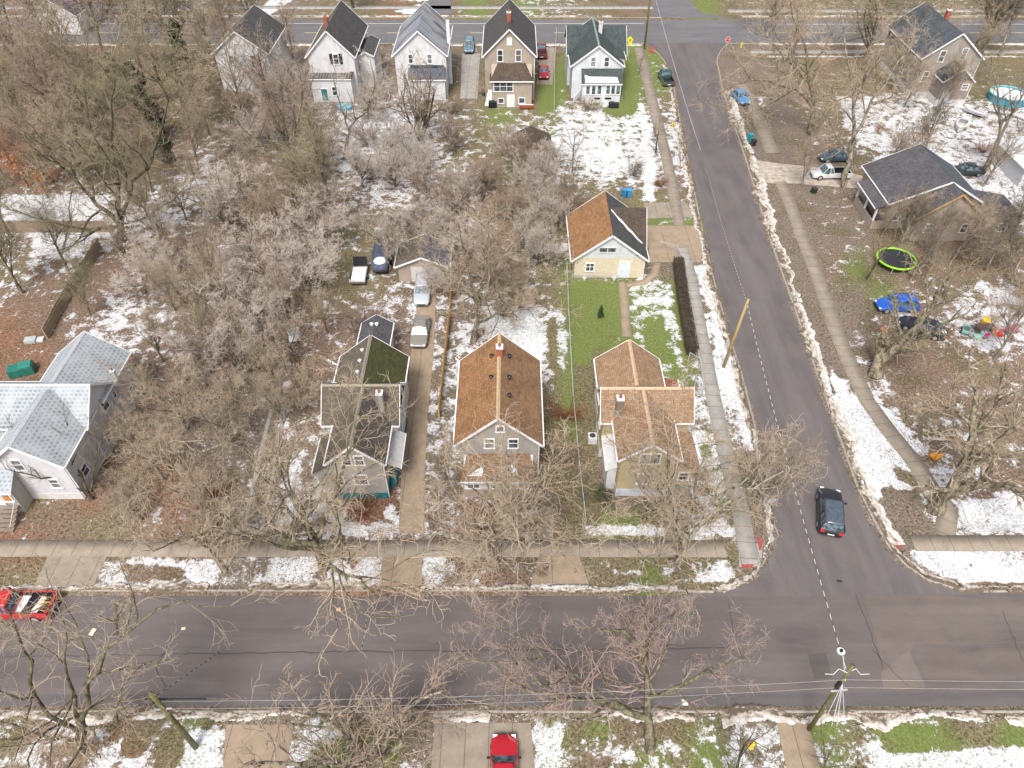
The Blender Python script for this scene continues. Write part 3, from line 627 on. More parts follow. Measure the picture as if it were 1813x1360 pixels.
def steps(root, x0, x1, y0, y1, z1, n, mat, rail=True):      # rising from y0 to y1
    m = MB(); r = MB()
    for k in range(n): 
        ya = y0+(y1-y0)*k/n; m.box(x0, x1, ya, y0+(y1-y0)*(k+1)/n+.03, z1*(k+1)/n-.06, z1*(k+1)/n)
    m.bar((x0+.06,y0,-.1),(x0+.06,y1,z1-.12),.08,.2); m.bar((x1-.06,y0,-.1),(x1-.06,y1,z1-.12),.08,.2); m.build('steps', mat, root)
    if rail:
        for x in (x0, x1): MB().bar((x,y0,.9),(x,y1,z1+.9),.07).bar((x,y0,0),(x,y0,.95),.07).bar((x,y1,z1-.2),(x,y1,z1+.95),.07).build('handrail', M['white'], root)
def house(name, x, y, label, cat='house', rz=0., group=None): return thing(name, (x, y, 0), rz, label, cat, group)
S = {}
S['frost'] = frosty()
S['orange'] = shingle('orange_shingle', (.40, .21, .095), (.28, .145, .07), (.50, .31, .17), .45)
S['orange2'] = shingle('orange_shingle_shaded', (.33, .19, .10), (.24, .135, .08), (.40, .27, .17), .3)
S['salmon'] = shingle('salmon_shingle', (.43, .275, .165), (.34, .21, .125), (.52, .38, .26), .4)
S['moss'] = shingle('mossy_shingle', (.075, .085, .03), (.055, .06, .028), (.12, .12, .05), .2)
S['tan'] = shingle('weathered_tan_shingle', (.17, .145, .11), (.12, .10, .08), (.24, .2, .15), .25)
S['dark'] = shingle('dark_shingle', (.075, .075, .082), (.095, .09, .088), (.15, .145, .14), .25)
S['brownish'] = shingle('brown_shingle', (.085, .062, .052), (.12, .085, .06), (.14, .12, .1), .3)
S['green'] = shingle('green_shingle', (.055, .07, .072), (.075, .095, .098), (.13, .16, .16), .25)
S['patch'] = shingle('patched_shingle', (.20, .245, .29), (.075, .075, .085), (.34, .235, .18), .2)
t = NT('patched_roof', .6, .35); uv_ = t.scalevec(t.tc('UV'), (.9, .28, 1)); vo = t.n('TexVoronoi'); t.set(vo, Scale=1.3, Randomness=1.); t.l(uv_, vo.inputs['Vector'])
sc_ = t.n('SeparateColor'); t.l(vo.outputs['Color'], sc_.inputs[0]); b_ = t.ramp(sc_.outputs[0], [(.0, (.10, .115, .14)), (.3, (.26, .30, .35)), (.5, (.34, .27, .22)), (.68, (.06, .06, .07)), (.85, (.20, .22, .26)), (1., (.42, .44, .47))])
n_ = t.noise(t.scalevec(t.tc('UV'), (3, .5, 1)), 1.2, 6, .8); b_ = t.mix(t.ramp(n_, [(.4, 0.), (.7, .8)]), b_, (.16, .17, .19)); t.col(b_); S['patch'] = t.m
S['blue'] = shingle('blue_grey_shingle', (.105, .12, .14), (.07, .075, .085), (.17, .2, .22), .2)
S['slate'] = shingle('slate_shingle', (.125, .125, .145), (.085, .08, .09), (.19, .175, .17), .25)
W_ = dict(grey=siding('grey_siding', (.72, .71, .74)), lgrey=siding('light_grey_siding', (.46, .43, .395)), tan=siding('tan_siding', (.45, .375, .31)),
  white=siding('white_siding', (.76, .76, .77)), wgrey=siding('pale_siding', (.70, .72, .75)), yellow=siding('yellow_siding', (.56, .47, .28)), cream=flat('cream_block', (.60, .53, .39), .85, .2, .12),
  taup=siding('taupe_siding', (.41, .37, .33)), brown=siding('brown_siding', (.34, .28, .25)), lapw=siding('white_lap', (.66, .67, .69), .3))
# --- A: grey cross-gabled house, left edge
h = house('house', -38.8, 40, 'grey house with frosted pale shingles and crossing gables, cut by the left edge')
o = lambda *a: a
def loc(x0, x1, ox): return x0-ox, x1-ox
ox, oy = 38.8, -40
wing(h, 40.9+oy, 45.5+oy, -46+ox, -35.85+ox, 4.9, 6.95, 'x', W_['grey'], [S['frost']], ov=.5, ridgecap=flat('frosted_ridge', (.47, .49, .51)))
wing(h, -41.9+ox, -36.15+ox, 36.6+oy, 42.6+oy, 4.7, 7.0, 'y', W_['grey'], [S['frost']], ov=.35, ends=(1, 0), ridgecap=_mc[('frosted_ridge', (.47, .49, .51))])
wing(h, -41.8+ox, -35.9+ox, 43.4+oy, 49.6+oy, 4.75, 7.02, 'y', W_['grey'], [S['frost']], ov=.35, ends=(0, 1), ridgecap=_mc[('frosted_ridge', (.47, .49, .51))])
skirt(h, -41.9+ox, -36.15+ox, 36.6+oy, 42+oy, .75, M['found']); skirt(h, -46+ox, -35.85+ox, 40.9+oy, 45.5+oy, .77, M['found'], .037); skirt(h, -41.8+ox, -35.9+ox, 44+oy, 49.6+oy, .76, M['found'], .036)
for y_, z_, w_, h_ in ((43.9,3.6,1.1,1.2),(45.6,3.4,.6,.7),(42.3,1.3,.9,1.1),(47.9,1.5,.8,.9)): window(h, -35.85+ox+.0, y_+oy, z_-.3, w_, h_, 'R')
window(h, -36.15+ox, 38.3+oy, 1.2, 1.0, 1.1, 'R'); window(h, -39.6+ox, 36.6+oy, 3.9, .9, 1.3, 'F'); window(h, -37.7+ox, 36.6+oy, 1.6, .9, 1.1, 'F')
leanto(h, -42.6+ox, -40.4+ox, 35.2+oy, 36.55+oy, 3.0, 3.9, W_['lgrey'], S['frost'], 'F'); window(h, -41.0+ox, 35.2+oy, 1.6, .8, 1.0, 'F')
MB().box(-41.3+ox,-40.75+ox,35.12+oy,35.16+oy,1.7,2.2).build('window_light', flat('orange_curtain', (.6,.2,.03)), h)
door(h, -41.9+ox, 35.2+oy, 1.1, .7, 1.8, M['white']); steps(h, -42.2+ox, -40.5+ox, 33.2+oy, 35.1+oy, 1.1, 6, M['wood'], False); MB().bar((-40.4+ox,33.2+oy,.8),(-40.4+ox,35.1+oy,1.9),.06).build('handrail', M['rail'], h)
chimney(h, -35.4+ox, 46.3+oy, 4.5, 5.6, .3, 'metal', 'white')
# --- B
h = house('house', -12.6, 40, 'light grey house with teal base and mossy back roof, left of the driveway'); ox, oy = 12.6, -40
wing(h, -14.65+ox, -10.45+ox, 36.65+oy, 42.9+oy, 5.0, 6.95, 'y', W_['lgrey'], [S['tan'], shingle('tan_shingle_shaded', (.13, .115, .1), (.1, .09, .08), (.18, .16, .13), .25)], ov=.35, ends=(1, 0), ridgecap=flat('tan_ridge', (.25, .215, .17)))  # right slope: darker copy of the tan shingle, shade put into its colour
wing(h, 41.0+oy, 45.3+oy, -15.7+ox, -9.75+ox, 5.0, 6.98, 'x', W_['white'], [S['tan'], S['tan']], ov=.4, ridgecap=_mc[('tan_ridge', (.25, .215, .17))])
wing(h, -15.6+ox, -9.95+ox, 43.3+oy, 49.2+oy, 4.6, 6.94, 'y', W_['white'], [S['tan'], S['moss']], ov=.35, ends=(0, 1), ridgecap=_mc[('tan_ridge', (.25, .215, .17))])
skirt(h, -14.65+ox, -10.45+ox, 36.65+oy, 42+oy, .75, M['teal']); skirt(h, -15.7+ox, -9.75+ox, 41+oy, 45.3+oy, .77, M['teal'], .037)
for dx in (-13.2, -12.2): window(h, dx+ox, 36.65+oy, 4.5, .85, 1.15, 'F', rails=1)
window(h, -12.4+ox, 36.65+oy, 2.0, 1.2, 1.2, 'F'); window(h, -14.0+ox, 36.65+oy, 1.9, .5, 1.0)
leanto(h, -16.3+ox, -14.7+ox, 37.6+oy, 40.9+oy, 2.6, 3.6, W_['lgrey'], S['tan'], 'L')
chimney(h, -10.9+ox, 41.6+oy, 4.5, 7.6, .5, 'pale', 'white'); vents(h, [(-13.3+ox, y+oy, 6.85) for y in (44.9,46.3,47.7)])
for y in (43.9, 42.2): window(h, -9.75+ox, y+oy, 2.2, .9, 1.2, 'R')
MB().box(-10.35+ox,-9.9+ox,37.8+oy,40.6+oy,0,.9).build('porch_deck', M['teal'], h)
leanto(h, -10.4+ox, -9.4+ox, 37.6+oy, 40.9+oy, 3.2, 3.8, None, flat('porch_sheet', (.5, .5, .5)), 'R')
wing(h, -15.0+ox, -12.3+ox, 49.3+oy, 56.3+oy, 2.6, 3.5, 'y', W_['white'], [S['slate']], ov=.25, ends=(0, 1)); vents(h, [(-13.65+ox+d, y+oy, 3.7) for y in (50.6,52.8,55.) for d in (-.25,.25)], 'white')
# --- C
h = house('house', -1.1, 40, 'taupe two-storey house with bright orange-brown shingle roof and front porch'); ox, oy = 1.1, -40
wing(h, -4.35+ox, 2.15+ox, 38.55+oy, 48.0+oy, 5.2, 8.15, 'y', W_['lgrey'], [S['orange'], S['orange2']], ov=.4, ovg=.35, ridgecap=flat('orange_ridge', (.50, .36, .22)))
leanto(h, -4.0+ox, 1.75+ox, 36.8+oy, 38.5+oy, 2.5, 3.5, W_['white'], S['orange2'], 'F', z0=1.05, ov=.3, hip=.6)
MB().box(-4.03+ox,1.78+ox,36.77+oy,38.5+oy,-.05,1.05).build('porch_wall', W_['tan'], h)
for x_, n_ in ((-3.2, 1), (-1.55, 0), (.95, 1)): window(h, x_+ox, 36.8+oy, 1.25, 1.15 if n_ else .6, 1.0, 'F', rails=1, mull=n_)
door(h, -.7+ox, 36.8+oy, 1.05, .8, 1.35, W_['taup'])
window(h, -1.85+ox, 38.55+oy, 4.35, .9, 1.15); window(h, .1+ox, 38.55+oy, 4.35, .9, 1.15); window(h, -.95+ox, 38.55+oy, 6.35, .75, .7, rails=0)
chimney(h, -1.05+ox, 45.6+oy, 7.6, 9.1, .5); vents(h, [(-1.75+ox,45.9+oy,7.8), (-.2+ox,45.9+oy,7.8), (-1.75+ox,43.3+oy,7.8), (-.2+ox,43.3+oy,7.8), (-.2+ox,41.2+oy,7.8)], 'black')
for y in (40.5, 43.5, 46.2): window(h, -4.35+ox, y+oy, 1.8, .9, 1.2, 'L'); window(h, 2.15+ox, y+oy, 1.8, .9, 1.2, 'R')
MB().add([(-3.6+ox,36.85+oy,2.75),(-2.5+ox,36.85+oy,2.75),(-2.2+ox,37.6+oy,3.2),(-2.7+ox,37.4+oy,3.08)],[(0,1,2,3)]).build('snow_on_roof', M['snow'], h)
MB().add([(-.2+ox,36.85+oy,2.75),(.5+ox,36.85+oy,2.75),(.4+ox,37.3+oy,3.02),(-.1+ox,37.7+oy,3.25)],[(0,1,2,3)]).build('snow_on_roof', M['snow'], h)
steps(h, -1.1+ox, -.3+ox, 35.7+oy, 36.75+oy, 1., 4, M['conc'], False)
# --- D
h = house('house', 11, 40, 'yellow house with salmon-orange cross-gabled roof beside the corner sidewalk'); ox, oy = -11, -40
cap = flat('salmon_ridge', (.53, .37, .25))
wing(h, 8.75+ox, 13.3+ox, 36.9+oy, 42.6+oy, 5.1, 6.85, 'y', W_['yellow'], [S['salmon']], ov=.3, ends=(1, 0), ridgecap=cap)
wing(h, 41.2+oy, 44.6+oy, 7.75+ox, 15.0+ox, 5.05, 6.88, 'x', W_['yellow'], [S['salmon']], ov=.35, ridgecap=cap)
wing(h, 7.95+ox, 13.2+ox, 43.2+oy, 48.7+oy, 4.75, 6.82, 'y', W_['yellow'], [S['salmon']], ov=.35, ends=(0, 1), ridgecap=cap)
skirt(h, 8.75+ox, 13.3+ox, 36.9+oy, 42+oy, .95, flat('pale_blue_base', (.55, .6, .68))); skirt(h, 7.75+ox, 15.+ox, 41.2+oy, 44.6+oy, .9, M['found'], .037); skirt(h, 7.95+ox, 13.2+ox, 44.7+oy, 48.7+oy, .85, M['found'], .036)
window(h, 11.05+ox, 36.9+oy, 4.35, 1.75, 1.25, rails=0, mull=1); window(h, 11.0+ox, 36.9+oy, 1.75, 1.4, 1.3, rails=0)
leanto(h, 13.35+ox, 15.3+ox, 37.4+oy, 41.1+oy, 2.9, 3.7, W_['yellow'], S['salmon'], 'R'); window(h, 14.3+ox, 37.4+oy, 1.6, .95, 1.0)
MB().bar((15.65+ox,37.2+oy,3.05),(15.65+ox,41+oy,3.05),.22,.05).build('snow_on_roof', M['snow'], h)
leanto(h, 7.95+ox, 8.7+ox, 37.6+oy, 41.1+oy, 2.7, 3.0, W_['white'], flat('porch_sheet_white', (.6, .6, .6)), 'L', ov=.15)
leanto(h, 13.3+ox, 15.3+ox, 45.0+oy, 48.+oy, 2.7, 3.1, W_['yellow'], shingle('red_shingle', (.33, .12, .07), (.25, .1, .07), (.4, .2, .13), .3), 'R', ov=.1)
chimney(h, 8.9+ox, 41.3+oy, 4.5, 7.3, .55, 'wood', 'white'); steps(h, 13.4+ox, 15.0+ox, 36.0+oy, 37.3+oy, .9, 4, flat('grey_green', (.2, .25, .23)))
for y, z in ((46.5,2.2),(45.,2.2),(42.8,2.4)): window(h, (7.75 if y < 44 else 7.95)+ox, y+oy, z, .8, 1.2, 'L')
window(h, 8.75+ox, 38.4+oy, 3.6, .8, 1.2, 'L')
# --- E garage
h = house('garage', 11, 70, 'cream garage with white gable, orange and dark roof and snow in its valley', 'garage'); ox, oy = -11, -70
wing(h, 7.1+ox, 14.95+ox, 67.7+oy, 76.6+oy, 2.75, 5.75, 'y', W_['cream'], [S['orange'], S['dark']], ov=.45, ovg=.3, gable=W_['wgrey'])
wing(h, 70.6+oy, 76.2+oy, 11.4+ox, 15.2+ox, 2.8, 5.6, 'x', W_['cream'], [S['brownish'], shingle('moss_brown', (.10, .09, .05), (.08, .1, .03), (.13, .12, .08), .3)], ov=.4, ends=(0, 1))
window(h, 8.85+ox, 67.7+oy, 1.0, 1.05, 1.1, mull=1); window(h, 10.65+ox, 67.7+oy, 3.55, 2., .65, fr='found', rails=0, mull=1); door(h, 12.75+ox, 67.7+oy, .05, 1.15, 2.15, flat('pale_blue_door', (.62, .68, .74)))
MB().box(13.95+ox,14.2+ox,67.6+oy,67.7+oy,3.1,3.35).build('wall_light', M['black'], h)
sl = (5.75-2.75)/(11.025-7.1)
m = MB(); pts = []                     # snow tongue lying in the valley on the dark slope
for k in range(13):
    q = k/12; x = 11.35+q*3.6; y = 73.0-q*2.75+ .1*math.sin(k*1.7); w = .16+.32*math.sin(q*3.1)+.06*math.sin(k*2.3)
    z = 5.75-(x-11.025)*sl+.2; pts.append(((x+ox,y-w+oy,z),(x+ox,y+w*.5+oy,z+.04)))
m.add([p for a in pts for p in a], [(2*i,2*i+2,2*i+3,2*i+1) for i in range(12)]).build('snow_on_roof', M['snow'], h)
MB().box(15.2+ox,15.26+ox,71.2+oy,75.6+oy,.05,2.3).build('garage_door', M['white'], h)
for k, x in enumerate((8.6, 12.0)): MB().cyl(x+ox-.3,67.35+oy,0,.35,.2,.26,n=12).build('planter', M['found'], h)
# --- F small garage
h = house('garage', -10.2, 69, 'small tan garage with low gable roof at the end of the driveway', 'garage'); ox, oy = 10.2, -69
wing(h, -12.85+ox, -7.35+ox, 67.0+oy, 71+oy, 2.2, 3.35, 'y', W_['tan'], [S['tan'], S['slate']], ov=.35); MB().box(-11.4+ox,-7.9+ox,66.93+oy,66.99+oy,.02,2.05).build('garage_door', flat('pale_grey_door', (.55, .55, .53)), h)
# --- top row
h = house('house', 14, 120, 'pale blue-white house with dark green roof and enclosed back porch, last before the corner'); ox, oy = -14, -120
wing(h, 9.6+ox, 17.4+ox, 116.5+oy, 128.5+oy, 5.3, 8.2, 'y', W_['wgrey'], [S['green'], S['green']], ov=.4, ridgecap=flat('pale_green_ridge', (.22, .28, .27)))
wing(h, 121.5+oy, 129.3+oy, 9.2+ox, 18.4+ox, 5.2, 8.1, 'x', W_['wgrey'], [S['green']], ov=.4)
leanto(h, 11.2+ox, 17.3+ox, 114.7+oy, 116.45+oy, 3.15, 4.6, W_['white'], S['green'], 'F', ov=.2); leanto(h, 14.6+ox, 17.9+ox, 118+oy, 121+oy, 5.6, 6.8, W_['white'], S['green'], 'R', z0=5., ov=.2)
for x in (12.1,13.0,13.9,15.3,16.1,16.9): window(h, x+ox, 114.7+oy, 1.4, .8, 1.45, rails=0, pane='blueglass')
for x in (12.8, 14.9): window(h, x+ox, 116.5+oy, 5.05, .9, 1.5)
MB().box(13.2+ox,14.1+ox,114.6+oy,114.7+oy,.6,.85).box(14.9+ox,15.9+ox,114.6+oy,114.7+oy,.6,.85).build('porch_vent', M['black'], h)
MB().add([(11.6+ox,114.55+oy,3.22),(16.9+ox,114.55+oy,3.22),(16.6+ox,115.3+oy,3.85),(12.3+ox,115.35+oy,3.9),(11.5+ox,115.6+oy,4.08)],[(0,1,2,3,4)]).build('snow_on_roof', M['snow'], h)
MB().bar((9.9+ox,114.6+oy,.5),(11.1+ox,116.3+oy,1.1),.1,.9).build('ramp', M['white'], h); chimney(h, 14.3+ox, 123.5+oy, 7.6, 9.3, .6, 'found', 'found')
h = house('house', -.4, 120, 'beige two-storey house with steep dark roof and red chimney, hipped back porch'); ox, oy = .4, -120
wing(h, -4.25+ox, 3.45+ox, 115.6+oy, 129+oy, 7.2, 10.9, 'y', W_['tan'], [S['dark']], ov=.4)
leanto(h, -3.2+ox, 3.1+ox, 113+oy, 115.55+oy, 4.3, 5.8, W_['tan'], S['brownish'], 'F', ov=.3, hip=1.3)
for x in (-1.85, 1.0): window(h, x+ox, 115.6+oy, 6.2, .95, 1.75)
window(h, -.4+ox, 115.6+oy, 8.7, .75, 1.0, rails=0, pane='white'); window(h, -1.35+ox, 113+oy, 2.6, 3.1, 1.5, mull=2); window(h, 1.55+ox, 113+oy, .7, 1.05, .9, rails=0); window(h, -1.75+ox, 113+oy, .7, 1., .8, rails=0)
door(h, -.2+ox, 113+oy, .05, 1.05, 1.9, M['white']); chimney(h, -.5+ox, 119+oy, 9.9, 12.2, .6, 'brick', 'found')
MB().bar((-3.9+ox,113.2+oy,.1),(-3.3+ox,114.8+oy,2.),.9,.1).build('stair', M['white'], h)
h = house('house', -14.5, 121, 'white house with patched blue and brown metal-looking roof and tall white flue'); ox, oy = 14.5, -121
wing(h, -18.5+ox, -10.55+ox, 117.2+oy, 130+oy, 6.7, 10.1, 'y', W_['white'], [S['patch'], S['patch']], ov=.4); leanto(h, -16.3+ox, -10.7+ox, 115.6+oy, 117.15+oy, 3.4, 4.5, W_['white'], flat('dark_torn_roof', (.06, .07, .09), var=.5), 'F', ov=.2)
for x in (-16.0, -13.0): window(h, x+ox, 117.2+oy, 5.3, .8, 1.4)
MB().box(-16.2+ox,-10.8+ox,117.05+oy,117.15+oy,3.9,5.0).build('balcony_screen', flat('dark_screen', (.05, .06, .08), var=.5), h); MB().box(-10.5+ox,-10.0+ox,122+oy,122.5+oy,0,10).build('flue', M['white'], h)
h = house('house', -28.6, 121, 'white house with black shutters, flat-roofed back room and dark garage behind'); ox, oy = 28.6, -121
wing(h, -32.2+ox, -25.1+ox, 117.3+oy, 131+oy, 6.5, 10.1, 'y', W_['white'], [S['tan'], S['dark']], ov=.4); leanto(h, -31.9+ox, -25.5+ox, 115+oy, 117.25+oy, 3.6, 3.8, W_['white'], S['brownish'], 'F', ov=.15)
window(h, -27.8+ox, 117.3+oy, 5.1, .95, 1.6); 
for x in (-28.55, -27.05): MB().box(x-.25+ox,x+.25+ox,117.24+oy,117.3+oy,5.1,6.7).build('shutter', M['black'], h)
window(h, -28.3+ox, 115+oy, 1.1, .95, 1.4); door(h, -30.0+ox, 115+oy, .3, .95, 1.8, M['teal'])
m = MB(); m.bar((-31.9+ox,115.1+oy,4.7),(-25.5+ox,115.1+oy,4.7),.08)
for k in range(27): m.bar((-31.9+k*.246+ox,115.1+oy,3.8),(-31.9+k*.246+ox,115.1+oy,4.7),.035)
m.build('balustrade', M['white'], h); chimney(h, -29.4+ox, 121.5+oy, 9., 10.6, .6, 'brick', 'brick')
wing(h, -25+ox, -22.6+ox, 121+oy, 128+oy, 5.0, 5.6, 'y', W_['white'], [S['dark']], ov=.15)
h = house('house', -43, 124, 'white house with dark stained roof behind bare trees, leftmost of the back row'); ox, oy = 43, -124
wing(h, -47.5+ox, -39.2+ox, 119+oy, 131+oy, 6.3, 9.4, 'y', W_['white'], [S['tan'], S['dark']], ov=.4)
for x in (-45, -41.5): window(h, x+ox, 119+oy, 4.5, .9, 1.4)
window(h, -39.2+ox, 123+oy, 3.5, .9, 1.4, 'R')
h = house('house', -86, 150, 'small dark-roofed white house beyond the woods in the upper left corner'); wing(h, -4, 4, -5, 5, 3.5, 6.2, 'y', W_['white'], [S['slate']])
# --- right side
h = house('house', 69, 121, 'taupe two-storey house with blue-grey roof behind big trees, upper right'); ox, oy = -69, -121
wing(h, 64.8+ox, 73.9+ox, 117.+oy, 131+oy, 6.3, 9.8, 'y', W_['taup'], [S['blue'], S['slate']], ov=.4)
wing(h, 67.6+ox, 72.1+ox, 113.6+oy, 117+oy, 4.0, 5.8, 'y', W_['brown'], [S['green'], S['blue']], ov=.3, ends=(1, 0), gable=S['blue'])
skirt(h, 64.8+ox, 73.9+ox, 117.+oy, 131+oy, .8, M['found']); skirt(h, 67.6+ox, 72.1+ox, 113.6+oy, 117+oy, 1.0, M['found'])
for x in (67.6, 70.9): window(h, x+ox, 117+oy, 6.0 if x > 70 else 5.6, .95, 1.7)
window(h, 66.2+ox, 117+oy, 2.5, .95, 1.6); window(h, 71.2+ox, 113.6+oy, 2.6, 1.1, .9); door(h, 68.7+ox, 113.6+oy, .2, 1., 2., flat('pale_door', (.5, .55, .58)))
for y in (119, 122, 126): window(h, 64.8+ox, y+oy, 4.5 if y != 122 else 2., .9, 1.5, 'L')
chimney(h, 71.5+ox, 127.+oy, 8, 10.0, .6)
h = house('house', 52, 80, 'tan bungalow with slate-grey roof behind the green-rimmed trampoline'); ox, oy = -52, -80
wing(h, 46.3+ox, 57.2+ox, 78+oy, 87+oy, 3.7, 6.45, 'y', W_['tan'], [S['slate'], S['blue']], ov=.5, xr=52.3+ox)
wing(h, 48.6+ox, 56.3+ox, 75.3+oy, 80+oy, 3.4, 6.35, 'y', W_['tan'], [S['slate'], S['blue']], ov=.4, ends=(1, 0), xr=52.4+ox, trim='newwood')
leanto(h, 57.2+ox, 61.2+ox, 75.6+oy, 80.6+oy, 3.0, 3.7, W_['tan'], S['slate'], 'R'); leanto(h, 44.6+ox, 46.3+ox, 78.+oy, 84+oy, 2.9, 3.4, None, S['slate'], 'L', ov=.2)
window(h, 50.3+ox, 75.3+oy, 1.2, .9, 1.2); window(h, 54.6+ox, 75.3+oy, 1.2, .9, 1.2); window(h, 47.4+ox, 78+oy, 1.2, .9, 1.2); window(h, 59.3+ox, 75.6+oy, 1.2, 1.1, 1.1)
MB().box(44.7+ox,44.85+ox,78+oy,84+oy,0,1.1).box(44.7+ox,46.3+ox,77.9+oy,78+oy,0,1.1).build('porch_wall', W_['tan'], h)
for y in (78.1, 81, 83.9): MB().box(44.7+ox,44.9+ox,y-.1+oy,y+.1+oy,1.1,3.05).build('post', M['white'], h)
h = house('garage', 71, 91, 'pale panelled garage cut by the right edge of the photo', 'garage'); wing(h, -2.7, 4, -2.8, 4.5, 2.5, 3.5, 'y', W_['lapw'], [flat('snowy_roof', (.62, .64, .67), var=.3)], ov=.15)
h = house('shed', 2.7, 97, 'small brown-roofed shed hidden in brush behind the pale blue-white house', 'shed'); wing(h, -2.6, 2.6, -2.3, 2.3, 1.9, 3.1, 'y', W_['brown'], [S['brownish']], ov=.25, trim='wood')
# ------------------------------------------------------------------ trees
def unit(v): return v/(np.linalg.norm(v, axis=-1, keepdims=True)+1e-9)
def grow(P0, D0, L, r0, r1, k, wig, trop, rng, zmin=None):
    n = len(P0); P = np.zeros((n, k+1, 3)); P[:, 0] = P0; d = unit(D0); T = np.zeros((n, k+1, 3)); T[:, 0] = d
    for i in range(k):
        d = unit(d+rng.normal(0, wig, (n, 3))+np.array([0, 0, trop])); P[:, i+1] = P[:, i]+d*(L/k)[:, None]; T[:, i+1] = d
    t = np.linspace(0, 1, k+1)[None]
    return P, T, r0[:, None]*(1-t)+r1[:, None]*t
def spawn(br, m, t0, t1, ang, angv, lr, lmin, rr, tip, k, wig, trop, rng, rmin, hang=0., out=0.):
    P, T, Rr = br; n, kk = P.shape[:2]; kk -= 1
    t = np.clip(np.linspace(t0, t1, m)[None]+rng.uniform(-.5, .5, (n, m))*(t1-t0)/m, 0, .999)
    f = t*kk; i = f.astype(int); f = (f-i)[..., None]; idx = np.arange(n)[:, None]
    p = P[idx, i]*(1-f)+P[idx, i+1]*f; d = T[idx, np.minimum(i+1, kk)]; r = Rr[idx, i]*(1-f[..., 0])+Rr[idx, i+1]*f[..., 0]
    L = np.linalg.norm(np.diff(P, axis=1), axis=2).sum(1)[:, None]*lr*(1-(t-t0)*lmin)*rng.uniform(.65, 1.25, (n, m))
    az = rng.uniform(0, 2*np.pi, (n, m))+0; ref = unit(np.cross(d, np.array([.37, .61, .7])[None, None])); ref2 = np.cross(d, ref)
    a = np.radians(ang+rng.normal(0, angv, (n, m)))[..., None]
    nd = d*np.cos(a)+(ref*np.cos(az)[..., None]+ref2*np.sin(az)[..., None])*np.sin(a)
    p = p.reshape(-1, 3); nd = nd.reshape(-1, 3); L = L.ravel(); r = r.ravel()*rr
    r = np.maximum(r, rmin)
    return grow(p, nd, L, r, np.maximum(r*tip, rmin*.6), k, wig, trop, rng)
def tubes(brs, sides):
    Vs = []; Qs = []; b = 0
    for (P, T, Rr), s in zip(brs, sides):
        n, kk = P.shape[:2]; ref = np.array([.31, .52, .79]); x = unit(np.cross(T, ref)); y = np.cross(T, x)
        a = np.arange(s)*2*np.pi/s
        V = P[:, :, None]+Rr[:, :, None, None]*(x[:, :, None]*np.cos(a)[None, None, :, None]+y[:, :, None]*np.sin(a)[None, None, :, None])
        i = (np.arange(n)[:, None, None]*kk+np.arange(kk-1)[None, :, None])*s; j = np.arange(s)[None, None]; j2 = (j+1) % s
        Q = np.stack([i+j, i+j2, i+s+j2, i+s+j], -1).reshape(-1, 4)+b
        Vs.append(V.reshape(-1, 3)); Qs.append(Q); b += n*kk*s
    return np.concatenate(Vs), np.concatenate(Qs)
BK = dict(olive=bark('bark_olive', (.25, .215, .155), (.17, .18, .08), .07), grey=bark('bark_grey', (.32, .28, .22), (.16, .16, .08), 0.), dark=bark('bark_dark', (.12, .10, .075), (.09, .095, .03), .12),
          pale=bark('bark_pale', (.42, .36, .27), (.2, .2, .08), .02), moss=bark('bark_moss', (.21, .185, .125), (.17, .19, .075), .08))
TW = dict(tan=twig('twig_tan', (.56, .455, .34), (.42, .33, .24)), pink=twig('twig_pinkish', (.66, .58, .52), (.50, .42, .36)), olive=twig('twig_olive', (.38, .34, .22), (.29, .25, .16)),
          red=twig('twig_reddish', (.47, .32, .28), (.46, .39, .34)), dark=twig('twig_dark', (.2, .17, .13), (.28, .23, .18)), rust=twig('twig_rust', (.38, .13, .07), (.28, .12, .08)), brown=twig('twig_brown', (.42, .32, .25), (.31, .24, .19)))
def crown_levels(limbs, spec, rng):
    """limbs: list of level-0 branch sets; returns (trunk part, crown part)"""
    thick = list(limbs); thin = []
    cur = limbs
    for li, (m, t0, ang, lr, wig, trop, k, rmin) in enumerate(spec):
        nxt = []
        for br in cur:
            nxt.append(spawn(br, m, t0, 1.0, ang, 12, lr, .45, .62, .35, k, wig, trop, rng, rmin))
        if li == 0 and len(spec) > 2: thick += nxt
        else: thin += nxt
        cur = nxt if li else nxt+[]
        # merge sets with the same number of points
        g = {}
        for b in cur: g.setdefault(b[0].shape[1], []).append(b)
        cur = [tuple(np.concatenate([q[z] for q in v]) for z in range(3)) for v in g.values()]
    return thick, thin
def line_branch(pts, r0, r1, rng, k=7, wig=.06):
    pts = [np.array(p, float) for p in pts]; s = np.concatenate([[0], np.cumsum([np.linalg.norm(b-a) for a, b in zip(pts[:-1], pts[1:])])])
    q = np.linspace(0, s[-1], k+1); P = np.stack([np.interp(q, s, [p[i] for p in pts]) for i in range(3)], 1)
    P[1:-1] += rng.normal(0, wig*s[-1]/k, (k-1, 3)); T = unit(np.gradient(P, axis=0)); Rr = np.linspace(r0, r1, k+1)
    return P[None], T[None], Rr[None]
def meshes(thick, thin, bk, tw):
    V, Q = tubes(thick, [7 if b[2].max() > .12 else 5 for b in thick]); a = npmesh("trunk", V, Q, BK[bk], True)
    V, Q = tubes(thin, [3]*len(thin)); return a, npmesh("crown", V, Q, TW[tw], True)
